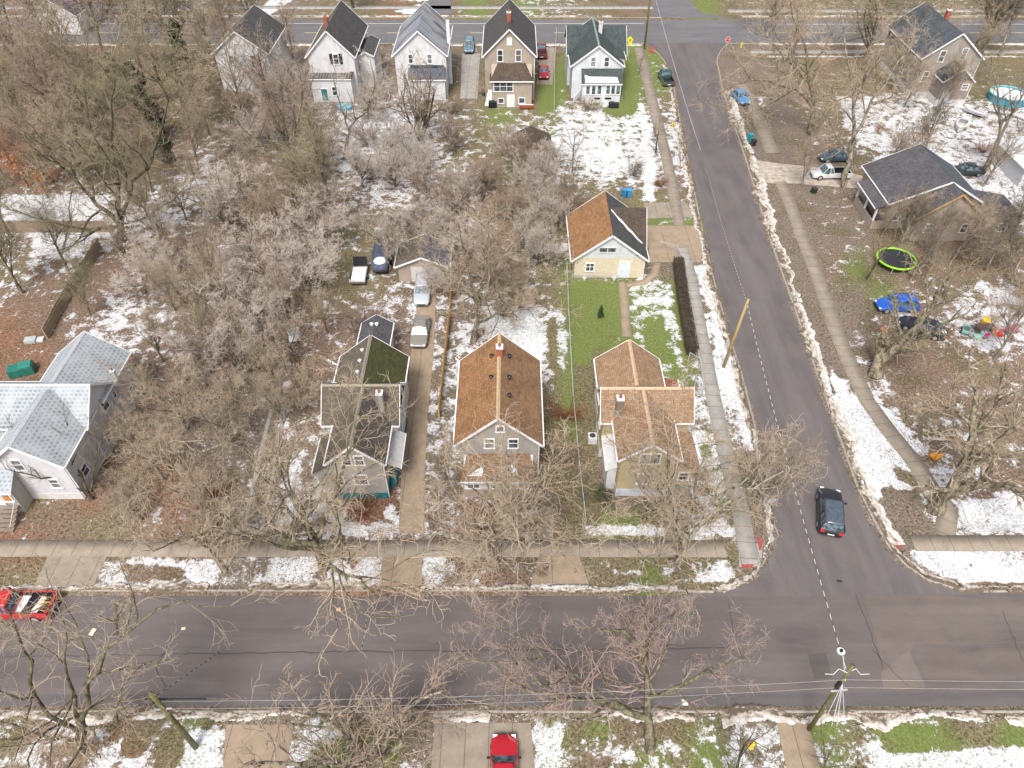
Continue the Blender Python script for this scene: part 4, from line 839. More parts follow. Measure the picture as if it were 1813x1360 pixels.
def make_species(seed, kind):
    rng = np.random.RandomState(seed); up = np.array([[0, 0, 1.]])
    if kind == 'oak':       # spreading street tree, 12 m
        tr = grow(np.zeros((1, 3))-[0, 0, .2], up+rng.normal(0, .06, (1, 3)), np.array([5.2]), np.array([.42]), np.array([.24]), 6, .06, .1, rng)
        lb = spawn(tr, 8, .42, 1., 48, 14, 1.95, .0, .58, .22, 10, .15, .05, rng, .05)
        th, tn = crown_levels([lb], [(6, .22, 48, .55, .19, .05, 7, .036), (6, .15, 46, .55, .23, .04, 5, .024), (5, .12, 44, .58, .27, .03, 4, .018), (3, .2, 42, .62, .3, .02, 2, .014)], rng)
        return meshes([tr]+th, tn, 'grey', 'tan')
    if kind == 'vase':      # several rising stems, 11 m
        D = np.array([[math.cos(a)*.42, math.sin(a)*.42, 1] for a in np.linspace(0, 6.28, 6)[:5]+rng.rand(5)*.5])
        st = grow(np.zeros((5, 3))+D*[.08, .08, 0]-[0, 0, .2], D, rng.uniform(6.5, 9, 5), np.full(5, .19), np.full(5, .05), 8, .09, .02, rng)
        th, tn = crown_levels([st], [(9, .2, 36, .5, .15, .05, 6, .03), (6, .15, 40, .55, .2, .04, 4, .02), (5, .2, 40, .58, .25, .03, 3, .015)], rng)
        return meshes(th, tn, 'dark', 'brown')
    if kind == 'brush':     # low broad pale thicket tree, 7 m, very fine twigs
        tr = grow(np.zeros((1, 3))-[0, 0, .2], up+rng.normal(0, .15, (1, 3)), np.array([2.4]), np.array([.2]), np.array([.13]), 4, .12, .05, rng)
        lb = spawn(tr, 9, .4, 1., 54, 14, 1.8, .0, .6, .3, 7, .16, .08, rng, .035)
        th, tn = crown_levels([lb], [(7, .2, 50, .56, .2, .1, 5, .026), (6, .15, 48, .56, .24, .08, 4, .018), (6, .12, 46, .56, .28, .06, 3, .014), (3, .2, 40, .65, .3, .04, 2, .012)], rng)
        return meshes([tr]+th, tn, 'moss', 'pink')
    if kind == 'tall':      # tall woodland tree with narrow crown, 14 m
        tr = grow(np.zeros((1, 3))-[0, 0, .2], up+rng.normal(0, .08, (1, 3)), np.array([12.]), np.array([.3]), np.array([.06]), 9, .07, .06, rng)
        lb = spawn(tr, 15, .25, 1., 42, 12, .58, .45, .5, .3, 7, .12, .08, rng, .035)
        th, tn = crown_levels([lb], [(7, .2, 45, .55, .18, .06, 6, .03), (6, .15, 45, .58, .22, .05, 4, .02), (5, .12, 44, .6, .25, .04, 3, .016)], rng)
        return meshes([tr]+th, tn, 'olive', 'olive')
    if kind == 'thin':      # young airy tree, 7 m
        tr = grow(np.zeros((1, 3))-[0, 0, .2], up+rng.normal(0, .1, (1, 3)), np.array([5.5]), np.array([.11]), np.array([.03]), 7, .1, .06, rng)
        lb = spawn(tr, 10, .25, 1., 42, 10, .5, .4, .6, .3, 6, .14, .1, rng, .022)
        th, tn = crown_levels([lb], [(6, .2, 42, .5, .2, .05, 4, .014), (5, .2, 42, .55, .22, .05, 3, .009)], rng)
        return meshes([tr]+th, tn, 'dark', 'dark')
    if kind == 'shrub':     # 2.2 m multi-stem shrub
        n = 16; a = rng.rand(n)*6.28; q = rng.uniform(.3, 1.1, n); D = np.stack([np.cos(a)*q, np.sin(a)*q, np.ones(n)], 1)
        st = grow(D*[.15, .15, 0]-[0, 0, .05], D, rng.uniform(1.3, 2.2, n), np.full(n, .03), np.full(n, .012), 5, .14, .03, rng)
        th, tn = crown_levels([st], [(8, .2, 45, .45, .2, .05, 3, .010), (6, .2, 45, .5, .25, .05, 2, .008)], rng)
        return meshes([st], th[1:]+tn, 'dark', 'brown')
SPEC = {}
for kd, nv in (('oak', 3), ('vase', 2), ('brush', 4), ('tall', 3), ('thin', 2), ('shrub', 3)):
    SPEC[kd] = [make_species(100+17*i+len(kd)*7+ord(kd[0]), kd) for i in range(nv)]
H0 = dict(oak=12., vase=9.5, brush=7., tall=13., thin=6.5, shrub=2.2)
_var = {}
def recolour(me, mat):
    k = (me.name, mat.name)
    if k not in _var: c = me.copy(); c.materials.clear(); c.materials.append(mat); _var[k] = c
    return _var[k]
trng = random.Random(11)
def tree(kind, px, py, h, wid, label, group=None, tw=None, bk=None, var=None, lean=0, az=None, name=None, cat=None):
    x, y = G(px, py); v = SPEC[kind][(trng.randrange(99) if var is None else var) % len(SPEC[kind])]
    nm = name or ('shrub' if kind == 'shrub' else 'bare_tree')
    o = thing(nm, (x, y, 0), 0, label, cat or ('shrub' if kind == 'shrub' else 'tree'), group)
    s = h/H0[kind]; o.scale = (s*wid, s*wid, s); a = trng.uniform(0, 6.28) if az is None else az
    o.rotation_euler = (0, 0, a)
    if lean: o.rotation_euler = (R(lean), 0, a)
    link("trunk" if kind != 'shrub' else 'stems', v[0] if not bk else recolour(v[0], BK[bk]), o); link("crown", v[1] if not tw else recolour(v[1], TW[tw]), o); return o
def custom_tree(px, py, limbs, label, bk='olive', tw='olive', seed=0, spec=None, cut=None, thick=1.):
    """limbs: [(r0, r1, [(photo x, photo y, height), ...])] read from the photo"""
    rng = np.random.RandomState(seed); b = np.array(G3(px, py)); L = []
    lp = lambda p: np.array(PY(p[0], p[1], b[1]+p[3])) if len(p) == 4 else np.array(G3(*p))     # (x, y, 'Y', metres behind the trunk)
    for i_, (r0, r1, pts) in enumerate(limbs): L.append(line_branch([lp(p)-b for p in pts], r0*(.72 if i_ else .9)*thick, r1*.7*thick, rng, k=8, wig=.09))
    big = tuple(np.concatenate([q[z] for q in L[1:]]) for z in range(3)) if len(L) > 1 else L[0]
    th, tn = crown_levels([big], spec or [(7, .15, 50, .52, .18, .04, 6, .03), (6, .15, 46, .56, .22, .04, 5, .018), (5, .12, 44, .6, .25, .03, 3, .013), (3, .2, 40, .62, .3, .02, 2, .0105)], rng)
    a, c = meshes([L[0]]+th, tn, bk, tw)
    o = thing('bare_tree', tuple(b), 0, label, 'tree'); link('trunk', a, o); link('crown', c, o)
    if cut:
        p, r = cut; p = np.array(G3(*p))-b; link('cut_face', MB().cyl(0, 0, -.04, .05, r, n=12).build('x', flat('cut_wood', (.36, .13, .07))).data, o, tuple(p)); bpy.data.objects.remove(bpy.data.objects['x'])
    return o
BR = 'pale brushy trees of the thicket behind the grey cross-gabled house'
BRL = 'pale pinkish fine-twigged bare tree in the thicket behind the frosted-roof house'
for px, py, h, w in [(300,460,7,1.),(395,410,7.5,1),(475,500,7,1),(350,570,7,1.05),(455,590,7,1),(545,520,6.5,1),(290,640,6,1),(425,670,6.5,1),(520,640,6,1),(255,520,6,1),(565,440,7,.9),(500,420,7,1),(430,350,7,1),
                     (380,500,6.5,1),(230,470,6,.9),(270,400,6.5,.9),(530,400,6.5,1),(470,440,7,1),(430,620,6,1),(370,630,6,1),(490,690,5.5,1),(330,390,6.5,.9),(580,590,5.5,.9),(350,330,6,.8),(410,560,7,1.),(510,560,6.,1.),(310,550,6,1)]:
    br_ = (px*7+py) % 10 < 1; tree('oak' if br_ else 'brush', px, py, h*(1. if br_ else 1.2), w*(.6 if br_ else 1.12), 'tan open-limbed bare tree rising in the thicket behind the frosted-roof house' if br_ else BRL, 'tan trees of the same thicket' if br_ else BR, tw='tan' if br_ else None, bk='olive')
FR = 'tangled bare trees of the front lot between the two grey houses'; FRL = 'tangled tan bare tree between the frosted-roof house and the teal-based house'
for px, py, h, w, tw in [(330,760,6,1.05,'tan'),(405,790,5.5,1.,'tan'),(290,850,5.,1.,'brown'),(500,750,5,.8,'tan'),(250,920,3.8,1.,'brown'),(360,890,4.,1.,'tan'),(370,700,6,1.,'brown'),(540,720,5.5,.8,'tan'),(240,800,4.,.9,'brown')]:
    tree('oak' if py > 740 else 'brush', px, py, h*1.12, w, FRL, FR, tw='tan' if py > 740 else tw, bk='grey')
MB_ = 'greyish brush trees in the backyards below the white back row houses'; MBL = 'grey-pink bare tree in the snowy backyards in front of the white back-row houses'
for px, py, h, w in [(700,330,6,1.),(765,375,6.5,1.),(860,340,6,1.),(905,400,6,1),(835,450,6,1),(950,470,5.5,.9),(990,400,5.5,.9),(760,460,5,1.),(690,280,6,1.),(940,330,5.5,1),(1010,370,5,.9),(640,330,7,1.),(580,300,7,1),(540,330,7,1.),(650,210,7.5,1.),(430,215,8,1.),(500,180,7,.9),(810,270,6,.9),(880,500,6,1.),(720,410,5,.9),(800,420,6,1),(930,440,5.5,.9),(730,330,6,1),(820,370,6,1),(780,520,5,.8),(740,300,6,.9),(900,280,5,.9),(960,380,6,.9),(560,250,7,1),(480,260,7,1),(440,270,7,1.),(650,260,6,1.),(745,470,4.,.8),(925,305,5.5,.9),(985,300,5,.8),(955,315,4.5,.9)]:
    tree('brush', px, py, h, w, MBL, MB_, bk='olive', tw='pink' if (px+py) % 3 else 'brown')
UL = 'woodland trees in the upper left corner'; 
for px, py, h, w, tw in [(40,130,13,.9,'brown'),(110,150,13,.9,'red'),(60,250,12,1.,'olive'),(130,260,13,1.,'brown'),(190,200,14,1.,'olive'),(20,330,11,1.,'olive'),(250,130,13,1.,'olive'),(330,110,13,1,'dark'),(280,260,13,1,'olive'),(330,230,12,.9,'olive'),(85,340,10,1.,'brown'),(160,330,11,1.,'tan'),(270,340,9,1.,'brown'),(395,150,12,.9,'tan'),(180,90,13,1.,'red'),(360,60,13,1.,'dark'),(20,60,13,1.,'dark'),(290,60,12,1.,'tan'),(120,50,12,1.,'brown'),(210,45,12,1.,'brown'),(420,110,11,.8,'brown'),(230,290,11,1.,'olive'),(60,190,12,1.,'tan'),(150,320,9,1.1,'brown'),(200,250,12,1.,'brown'),(300,180,12,1.,'tan'),(100,210,12,1.1,'red'),(20,170,12,1,'olive'),(370,240,10,1.,'tan'),(400,90,12,.9,'brown'),(450,60,11,.8,'dark'),(60,40,12,1.,'brown'),(170,30,12,1,'tan'),(260,30,12,1,'brown'),(20,420,9,1,'olive'),(120,480,9,.9,'olive'),(40,520,9,1.,'olive'),(160,560,6,.9,'olive'),(520,110,9,.7,'tan'),(350,300,9,1.,'brown'),(0,280,12,1.,'brown')]:
    tree('tall', px, py, h, w*1.05, {'olive': 'tall olive-grey bare tree in the woods of the upper left corner', 'brown': 'tall brown-twigged bare tree in the woods of the upper left corner', 'tan': 'tall tan-twigged bare tree in the woods of the upper left corner', 'red': 'tall reddish-twigged bare tree in the woods of the upper left corner', 'dark': 'tall dark bare tree in the woods of the upper left corner'}[tw], UL+', '+tw, tw=tw)
RR = 'slender bare trees in the snowy yards around the bungalow'; RRL = 'slender dark bare tree in the yards around the bungalow and taupe house'
for px, py, h, w in [(1625,300,10,.9),(1700,130,10,1.),(1600,190,8,1),(1740,330,9,.9),(1790,430,8,1.),(1745,480,8,1.),(1680,470,8,1.),(1610,500,7,1.),(1800,560,8,1.),(1590,440,7,.9),(1560,330,8,.9),(1600,340,8,1.),(1420,330,6,.9),(1660,200,9,1.),(1580,160,9,1.),(1650,460,7,.9),(1720,450,7,.9),(1790,500,8,1.),(1620,420,6,.8),(1760,640,8,1.),(1560,420,6,.8),(1770,100,11,1.),(1640,100,9,1),(1810,250,10,1)]:
    tree('tall', px, py, h*.9, w, RRL, RR, tw='dark' if px % 20 else 'tan', bk='grey')
for a in [
 ('oak', 1735, 95, 13, .9, 'dark-trunked bare tree at the far street behind the pool', None, 'dark', 'dark', 0),
 ('oak', 1360, 60, 11, .9, 'pale-branched bare tree on the verge across the far street', None, 'tan', 'pale', 1),
 ('oak', 1530, 110, 12, 1., 'olive bare tree left of the taupe two-storey house', None, 'olive', 'olive', 2),
 ('vase', 745, 250, 12, 1., 'dark many-stemmed vase-shaped tree in front of the patched-roof house', None, 'brown', 'dark', 0),
 ('oak', 520, 300, 10, 1., 'dark-limbed bare tree behind the thicket, left of the crooked mossy tree', None, 'brown', 'dark', 2),
 ('tall', 605, 410, 13, 1., 'tall ivy-footed tree at the left end of the wooden privacy fence', None, 'olive', 'olive', 0),
 ('oak', 875, 1000, 12, 1.15, 'pale-branched street tree in front of the orange-roofed porch house', None, 'tan', 'pale', 0),
 ('oak', 575, 1005, 12, 1.15, 'mossy street tree in front of the teal-based grey house', None, 'tan', 'moss', 1),
 ('oak', 1200, 1000, 11.5, 1., 'grey street tree in front of the yellow house', None, 'tan', 'grey', 2),
 ('oak', 1342, 900, 8, .62, 'fine-twigged tan street tree overhanging the side street at the corner', None, 'tan', 'grey', 1),
 ('oak', 400, 1010, 9, .8, 'street tree on the verge before the overgrown front lot', None, 'tan', 'grey', 0),
 ('thin', 1015, 340, 9, 1., 'slender bare yard tree in snow between shed and cream garage', None, 'dark', 'grey', 0),
 ('thin', 1205, 300, 7, .8, 'thin bare sapling on the verge beside the yellow hydrant', None, 'brown', 'grey', 1),
 ('thin', 1130, 130, 5, .8, 'small bare sapling right of the pale blue-white house', None, 'brown', 'grey', 0),
 ('thin', 1160, 270, 5.5, 1.3, 'curly dark dwarf tree leaning over the sidewalk', None, 'dark', 'dark', 1),
 ('thin', 1532, 495, 9, 1., 'bare yard tree between the trampoline and the curving sidewalk', None, 'olive', 'olive', 1),
 ('oak', 690, 480, 7, .8, 'low bare tree between the covered boat and the small tan garage', None, 'pink', 'olive', 0),
 ('brush', 650, 600, 5, .8, 'small bare tree behind the teal-based house beside its annex', None, 'brown', 'moss', 0),
 ('vase', 645, 1345, 7.6, 1.75, 'fine-twigged vase-shaped tree on the near lawn, bottom edge', None, 'brown', 'grey', 1),
 ('thin', 1300, 1400, 7, 1.2, 'dark twiggy young tree at the bottom edge near the yellow hydrant', None, 'dark', 'dark', 0),
 ('thin', 1450, 1400, 6, 1., 'thin dark twiggy young tree at the bottom edge below the streetlight pole', None, 'dark', 'dark', 1),
 ('brush', 905, 560, 6, .9, 'small tan bare tree at the snowy lawn behind the orange-roofed house', None, 'tan', 'olive', 2),
 ('oak', 1590, 25, 12, .9, 'bare tree across the far street, first left of the taupe house roof', None, 'tan', 'grey', 2),
 ('tall', 430, 195, 11, .9, 'grey bare tree in front of the leftmost white back-row house', None, 'tan', 'grey', 1),
 ('tall', 480, 190, 9, .9, 'brown bare tree before the right wall of the leftmost back-row house', None, 'brown', 'dark', 2),
 ('oak', 545, 215, 9, .8, 'pinkish bare tree at the left front of the shuttered white house', None, 'pink', 'dark', 0),
 ('oak', 1400, 110, 10, .7, 'olive-limbed bare tree right of the far stop sign', None, 'tan', 'olive', 0),
 
 ('oak', 1790, 30, 12, .9, 'dark bare tree across the far street in the upper right corner', None, 'dark', 'dark', 0),
 ('oak', 625, 15, 11, .8, 'bare tree across the far street between the two white houses', None, 'brown', 'dark', 1)]:
    tree(a[0], a[1], a[2], a[3], a[4], a[5], None, tw=a[7], bk=a[8], var=a[9])
custom_tree(1548, 668, [(.62, .5, [(1548,668,-.1),(1556,640,1.2)]), (.5, .38, [(1553,645,1.),(1560,615,2.5),(1567,585,4.2)]), (.45, .2, [(1560,640,1.2),(1600,600,4),(1645,555,7.),(1668,505,9)]), (.22, .1, [(1600,600,4),(1640,590,6),(1700,560,8.5)]), (.2, .06, [(1645,555,7),(1640,500,9.),(1610,450,10.5)]), (.2,.06,[(1645,555,7),(1700,520,9.5),(1750,480,11)])],
            'thick forked trunk with a sawn-off rust-coloured stub beside the curving sidewalk', 'olive', 'olive', 5, spec=[(6, .15, 50, .5, .18, .04, 6, .028), (5, .15, 46, .58, .22, .04, 5, .016), (4, .12, 44, .62, .25, .03, 3, .012), (3, .2, 40, .62, .3, .02, 2, .0095)], cut=((1567,584,4.2), .38), thick=1.35)
custom_tree(1655, 905, [(.7, .55, [(1655,905,-.1),(1668,880,1.3)]), (.5, .2, [(1665,885,1.2),(1700,830,4.5),(1725,760,7),(1730,690,9)]), (.45, .15, [(1668,882,1.2),(1740,855,4),(1813,872,6.),(1860,860,7)]), (.35, .12, [(1700,830,4.5),(1760,790,6.5),(1813,740,8.5)]), (.2, .05, [(1725,760,7),(1690,720,8.5),(1640,740,9.5)]), (.25, .06, [(1720,780,6),(1760,720,8),(1780,650,10)])],
            'huge low-forked mossy tree overhanging the corner yard at the right edge', 'olive', 'tan', 6, thick=1.3)
custom_tree(1150, 1330, [(.42, .3, [(1150,1330,-.1),(1146,1240,3.5)]), (.3, .12, [(1146,1240,3.5),(1144,1150,7.5),(1138,1060,11)]), (.34, .12, [(1140,1270,3.4),(1080,1245,4.6),(1000,1235,5.2),(920,1215,6)]), (.2, .06, [(1143,1150,7.5),(1105,1120,9),(1050,1112,10)]), (.2, .06, [(1148,1235,4),(1200,1220,5.5),(1260,1180,7.5),(1320,1165,9)]), (.2, .06, [(1140,1180,6.5),(1165,1110,9),(1200,1080,10.5)]), (.2,.05,[(1080,1245,4.6),(1000,1190,6),(930,1130,8),(860,1100,9)]), (.16,.05,[(1000,1235,5.2),(900,1170,7),(810,1170,8)])],
            'mossy tree reaching over the near street with reddish twigs, bottom centre', 'moss', 'red', 7, [(8, .12, 52, .5, .18, .04, 6, .026), (6, .12, 46, .58, .22, .04, 5, .015), (5, .12, 44, .6, .25, .03, 3, .0115), (3, .2, 40, .62, .3, .02, 2, .0095)])
def Y_(*p): return [(q[0], q[1], 'Y', q[2]) for q in p]
custom_tree(1435, 240, [(.55, .42, [(1435,240,-.1)]+Y_((1440,188,0))), (.32, .08, Y_((1440,190,0),(1405,158,-1),(1350,138,-2),(1290,150,-3),(1245,178,-4))), (.36, .1, Y_((1440,188,0),(1432,120,0),(1418,60,.5),(1400,5,1))), (.3, .08, Y_((1440,190,0),(1480,150,0),(1525,118,.5),(1560,60,1))), (.22, .06, Y_((1438,150,0),(1380,95,0),(1345,45,.5))), (.2, .06, Y_((1432,120,0),(1470,70,0),(1490,20,1))), (.2,.06, Y_((1405,158,-1),(1360,175,-2),(1310,215,-4)))], 'largest forked bare oak beside the curving walk, right of the sky-blue coupe', 'olive', 'tan', 11)
custom_tree(1492, 332, [(.5, .4, [(1492,332,-.1)]+Y_((1511,245,0))), (.32, .08, Y_((1511,245,0),(1514,170,0),(1500,95,0),(1492,30,1))), (.3, .08, Y_((1512,240,0),(1545,185,0),(1582,120,1),(1625,70,2))), (.2, .05, Y_((1514,170,0),(1545,120,0),(1560,60,1))), (.18, .05, Y_((1503,280,0),(1470,220,-1),(1450,180,-2))), (.18, .05, Y_((1545,185,0),(1600,165,-1),(1640,150,-1)))], 'leaning grey-barked tree standing at the white pickup in the muddy driveway', 'grey', 'tan', 12)
custom_tree(1745, 302, [(.5, .38, [(1745,302,-.1)]+Y_((1772,238,0))), (.32, .08, Y_((1772,238,0),(1805,180,0),(1840,120,1))), (.28, .07, Y_((1770,240,0),(1768,170,0),(1755,100,1))), (.2, .06, Y_((1790,205,0),(1820,215,-1),(1860,200,-1)))], 'thick leaning bare tree between the pale garage and the swimming pool', 'grey', 'dark', 13)
custom_tree(215, 427, [(.7, .55, [(215,427,-.1)]+Y_((213,398,0))), (.4, .1, Y_((213,400,0),(160,350,0),(110,290,1),(65,235,2))), (.42, .1, Y_((214,398,0),(208,310,0),(200,220,0),(205,140,1))), (.34, .08, Y_((215,400,0),(245,320,0),(285,240,1),(300,170,1))), (.3, .07, Y_((208,402,0),(140,405,-1),(70,385,-1),(10,370,-1))), (.24,.06, Y_((208,310,0),(165,240,0),(150,170,1))), (.2,.05,Y_((213,398,0),(270,380,-1),(330,330,-1)))], 'massive dark forked tree where the two weathered fences meet', 'dark', 'olive', 14)
custom_tree(838, 606, [(.42, .3, [(838,606,-.1)]+Y_((846,560,0))), (.24, .06, Y_((846,560,0),(866,490,0),(905,430,1),(940,390,2))), (.22, .06, Y_((845,560,0),(828,480,0),(812,400,1))), (.2, .05, Y_((846,572,0),(900,548,-1),(960,545,-2),(1005,520,-2))), (.18, .05, Y_((850,540,0),(800,500,0),(760,440,1))), (.16, .05, Y_((866,490,0),(860,430,0),(870,370,1)))], 'wide mossy-limbed tree standing behind the orange-roofed house', 'olive', 'tan', 15)
custom_tree(612, 266, [(.34, .26, [(612,266,-.1)]+Y_((620,225,0))), (.2, .05, Y_((620,225,0),(650,196,0),(695,190,-1),(735,205,-2))), (.2, .05, Y_((618,230,0),(598,180,0),(590,130,1))), (.18, .05, Y_((650,196,0),(665,150,0),(655,105,1))), (.14, .04, Y_((615,240,0),(560,205,0),(520,195,0)))], 'crooked mossy tree in the snow below the shuttered white house', 'moss', 'pink', 16)
custom_tree(176, 206, [(.36, .3, [(176,206,-.1)]+Y_((168,180,0))), (.26, .07, Y_((168,180,0),(150,130,0),(120,70,0),(95,10,0))), (.2, .05, Y_((165,170,0),(195,110,0),(215,40,0))), (.15, .05, Y_((150,130,0),(100,110,0),(60,70,0)))], 'pale-stemmed tall tree standing out in the middle of the left woods', 'pale', 'tan', 17)
custom_tree(140, 1335, [(.4, .32, [(140,1335,-.1)]+Y_((146,1285,0))), (.26, .07, Y_((146,1285,0),(155,1190,0),(205,1125,1),(270,1090,1.5),(335,1062,2))), (.22, .06, Y_((144,1290,0),(118,1180,0),(112,1100,.5))), (.22, .06, Y_((142,1300,0),(70,1240,0),(30,1160,.5),(15,1080,1))), (.16, .05, Y_((205,1125,1),(205,1070,1.5))), (.18, .05, Y_((140,1310,0),(60,1300,-1),(-20,1270,-1))), (.16,.05,Y_((146,1290,0),(200,1290,-.5),(215,1220,0)))], 'mossy many-stemmed tree on the near verge, bottom left', 'moss', 'tan', 18, [(6, .15, 50, .5, .18, .04, 6, .028), (5, .15, 46, .58, .22, .04, 5, .016), (4, .12, 44, .62, .25, .03, 3, .012), (3, .2, 40, .62, .3, .02, 2, .0095)])
custom_tree(165, 885, [(.2, .17, [(165,885,-.1),(158,875,.6)]), (.17, .05, [(158,876,.6),(110,845,2.5),(60,810,4),(28,755,5.5)]), (.15, .04, [(155,872,.8),(130,810,3.5),(118,750,5.5)]), (.12, .04, [(160,870,1),(175,800,3),(190,745,5.)]), (.12,.04,[(110,845,2.5),(60,845,3.5),(10,830,5)])],
            'small low-branching tree hugging the front corner of the frosted-roof house', 'dark', 'olive', 8, [(7, .25, 45, .4, .16, .05, 4, .022), (6, .2, 45, .5, .2, .04, 3, .012), (4, .2, 42, .55, .22, .04, 3, .009)])
SH = [(650,905,1.3,1.5,'rust','rust-red barberry shrub filling the bed before the teal base'),(330,905,1.3,1.6,'rust','rust-red shrub patch in the front lot, nearest the sidewalk'),(385,880,1.2,1.5,'rust','rust-red shrub behind the patch in the front lot'),(790,945,1.,1.3,'rust','dark red shrub at the front left of the porch house'),(1080,895,1.4,1.4,'dark','dark clipped shrub at the front of the yellow house'),(1035,880,1.6,1.2,'olive','olive shrub left of the yellow house front'),
      (1000,820,2.4,1.,'brown','reddish-brown shrub beside the fence right of the porch house'),(985,900,1.8,1.2,'brown','low brown shrub at the right front of the porch house'),(1000,740,2.6,1.,'rust','tall reddish shrub between orange-roofed and yellow houses'),(790,850,2.,1.,'brown','brown shrub in the gap left of the porch house'),(770,880,1.6,1.,'brown','low brown shrub beside the long driveway'),(1225,900,1.4,1.,'rust','rust shrub right of the yellow house porch'),
      (1170,330,1.6,1.,'rust','orange-leaved shrub behind the blue bins'),(1045,195,2.,1.6,'brown','grey-brown brush heap behind the pale blue-white house'),(1120,310,2.4,1.2,'dark','dark brush left of the sidewalk near the blue bins'),(860,170,2.6,1.,'tan','tan brush on the left side of the beige house'),(800,200,3.,1.3,'brown','brown brush between the beige and patched-roof houses'),(1640,230,1.4,1.,'rust','rust shrub in the snow behind the bungalow roof'),
      (1555,235,1.2,1.,'rust','small rust shrub in the snowy yard left of the bungalow'),(960,1010,1.,1.5,'brown','twiggy low shrub on the verge beside the second driveway apron'),(560,930,1.6,1.2,'tan','tan shrub at the left front of the teal-based house'),(700,300,2.5,1.2,'brown','brown brush above the privacy fence'),(890,560,2.,1.,'brown','brown brush beside the snowy lawn'),(1740,270,2.,1.2,'rust','rust brush at the foot of the thick leaning tree'),
      (230,870,1.8,1.3,'olive','olive brush at the right side of the grey cross-gabled house'),(190,860,1.6,1.2,'brown','brown brush at the front corner of the grey cross-gabled house'),(60,280,2.4,1.6,'rust','orange-leaved brush in the left woods'),(100,320,2.2,1.5,'rust','orange-leaved brush above the left fence'),(30,240,2.4,1.6,'rust','orange-leaved brush at the left edge')]
for px, py, h, w, tw, lb in SH: tree('shrub', px, py, h, w, lb, tw=tw)
# leafy evergreens: trunk plus many small leaf faces
def leafy(px, py, h, r, label, col, shape='cone', n=2600, seed=1, cat='tree', name='evergreen_tree', group=None):
    rng = np.random.RandomState(seed); x, y = G(px, py); o = thing(name, (x, y, 0), 0, label, cat, group)
    z = rng.rand(n)**.8; a = rng.rand(n)*6.28; lump = .75+.35*np.sin(a*3+z*9+seed)
    rad = (1-z)**.8*r if shape == 'cone' else np.sqrt(np.clip(z*(1-z)*4, 0, 1))*r
    rad = rad*lump*(.45+.6*np.sqrt(rng.rand(n))); zz = (.05+z*.95)*h
    c = np.stack([np.cos(a)*rad, np.sin(a)*rad, zz], 1); s = rng.uniform(.05, .13, n)*max(.35, h/4)
    u = unit(rng.normal(0, 1, (n, 3))); w = unit(np.cross(u, rng.normal(0, 1, (n, 3)))); s = s[:, None]
    V = np.stack([c-u*s-w*s*.5, c+u*s-w*s*.5, c+u*s+w*s*.5, c-u*s+w*s*.5], 1).reshape(-1, 3)
    link('crown', npmesh('crown', V, np.arange(4*n).reshape(-1, 4), flat('leaf_'+col, dict(dark=(.05, .095, .035), green=(.045, .075, .022), ivy=(.04, .06, .03), brown=(.085, .062, .045), orange=(.42, .16, .06))[col], .8, .2, .5, 1.5)), o)
    MB().cyl(0, 0, -.1, h*.8, .05*h/3+.03, .02, 8).build('trunk', BK['dark'], o); return o
leafy(1063, 562, 1.7, .42, 'tiny dark cone-shaped conifer on the bright green lawn', 'dark', n=3500)
for k, (px, py, h, r) in enumerate([(340,165,8,1.3),(255,190,7,1.5),(285,240,6,1.6),(215,160,6,1.2),(330,120,8,1.2),(150,205,5,1.5),(300,290,4,1.3)]):
    leafy(px, py, h, r, 'ivy-clad dark green tree column in the woods of the upper left corner', 'ivy', 'blob', 2600, k, group='ivy-clad trees in the upper left woods')
for k, (px, py, h, r, lb) in enumerate([(215,300,1.6,2.,'green undergrowth clump at the foot of the upper left woods'),(1065,885,1.3,1.,'dark green clipped bush at the yellow house corner')]):
    leafy(px, py, h, r, lb, 'green', 'blob', 1500, 20+k, 'shrub', 'bush')
for k, (px, py, h, r_) in enumerate([(50,330,4.5,1.6),(85,350,4,1.4),(20,290,4.5,1.5)]):
    leafy(px, py, h, r_, 'small oak with clinging orange dead leaves in the left woods', 'orange', 'blob', 170, 40+k, group='orange-leaved saplings in the left woods')
# long clipped brown hedge along the side walk
P = dens(Gp([(1199,470),(1208,540),(1224,632)]), .25); rng = np.random.RandomState(4); n = 26000
i = rng.randint(0, len(P), n); c = np.stack([P[i, 0]+rng.uniform(-.62, .62, n), P[i, 1]+rng.uniform(-.2, .2, n), 1.25*rng.rand(n)**.45+rng.normal(0, .04, n)], 1)
u = unit(rng.normal(0, 1, (n, 3))); w = unit(np.cross(u, rng.normal(0, 1, (n, 3)))); s = rng.uniform(.03, .07, n)[:, None]
V = np.stack([c-u*s-w*s*.3, c+u*s-w*s*.3, c+u*s+w*s*.3, c-u*s+w*s*.3], 1).reshape(-1, 3)
hd = thing('hedge', (0, 0, 0), 0, 'long clipped brown hedge between the snowy lawn and the side street walk', 'hedge')
link('foliage', npmesh('foliage', V, np.arange(4*n).reshape(-1, 4), flat('leaf_brown', (.085, .066, .05), .9, .15, .55, 2.)), hd)
hc = MB()
for a_, b_ in zip(P[:-4:4], P[4::4]): hc.bar((a_[0], a_[1], .5), (b_[0], b_[1], .5), .8, 1.)
hc.build('stems', BK['dark'], hd)
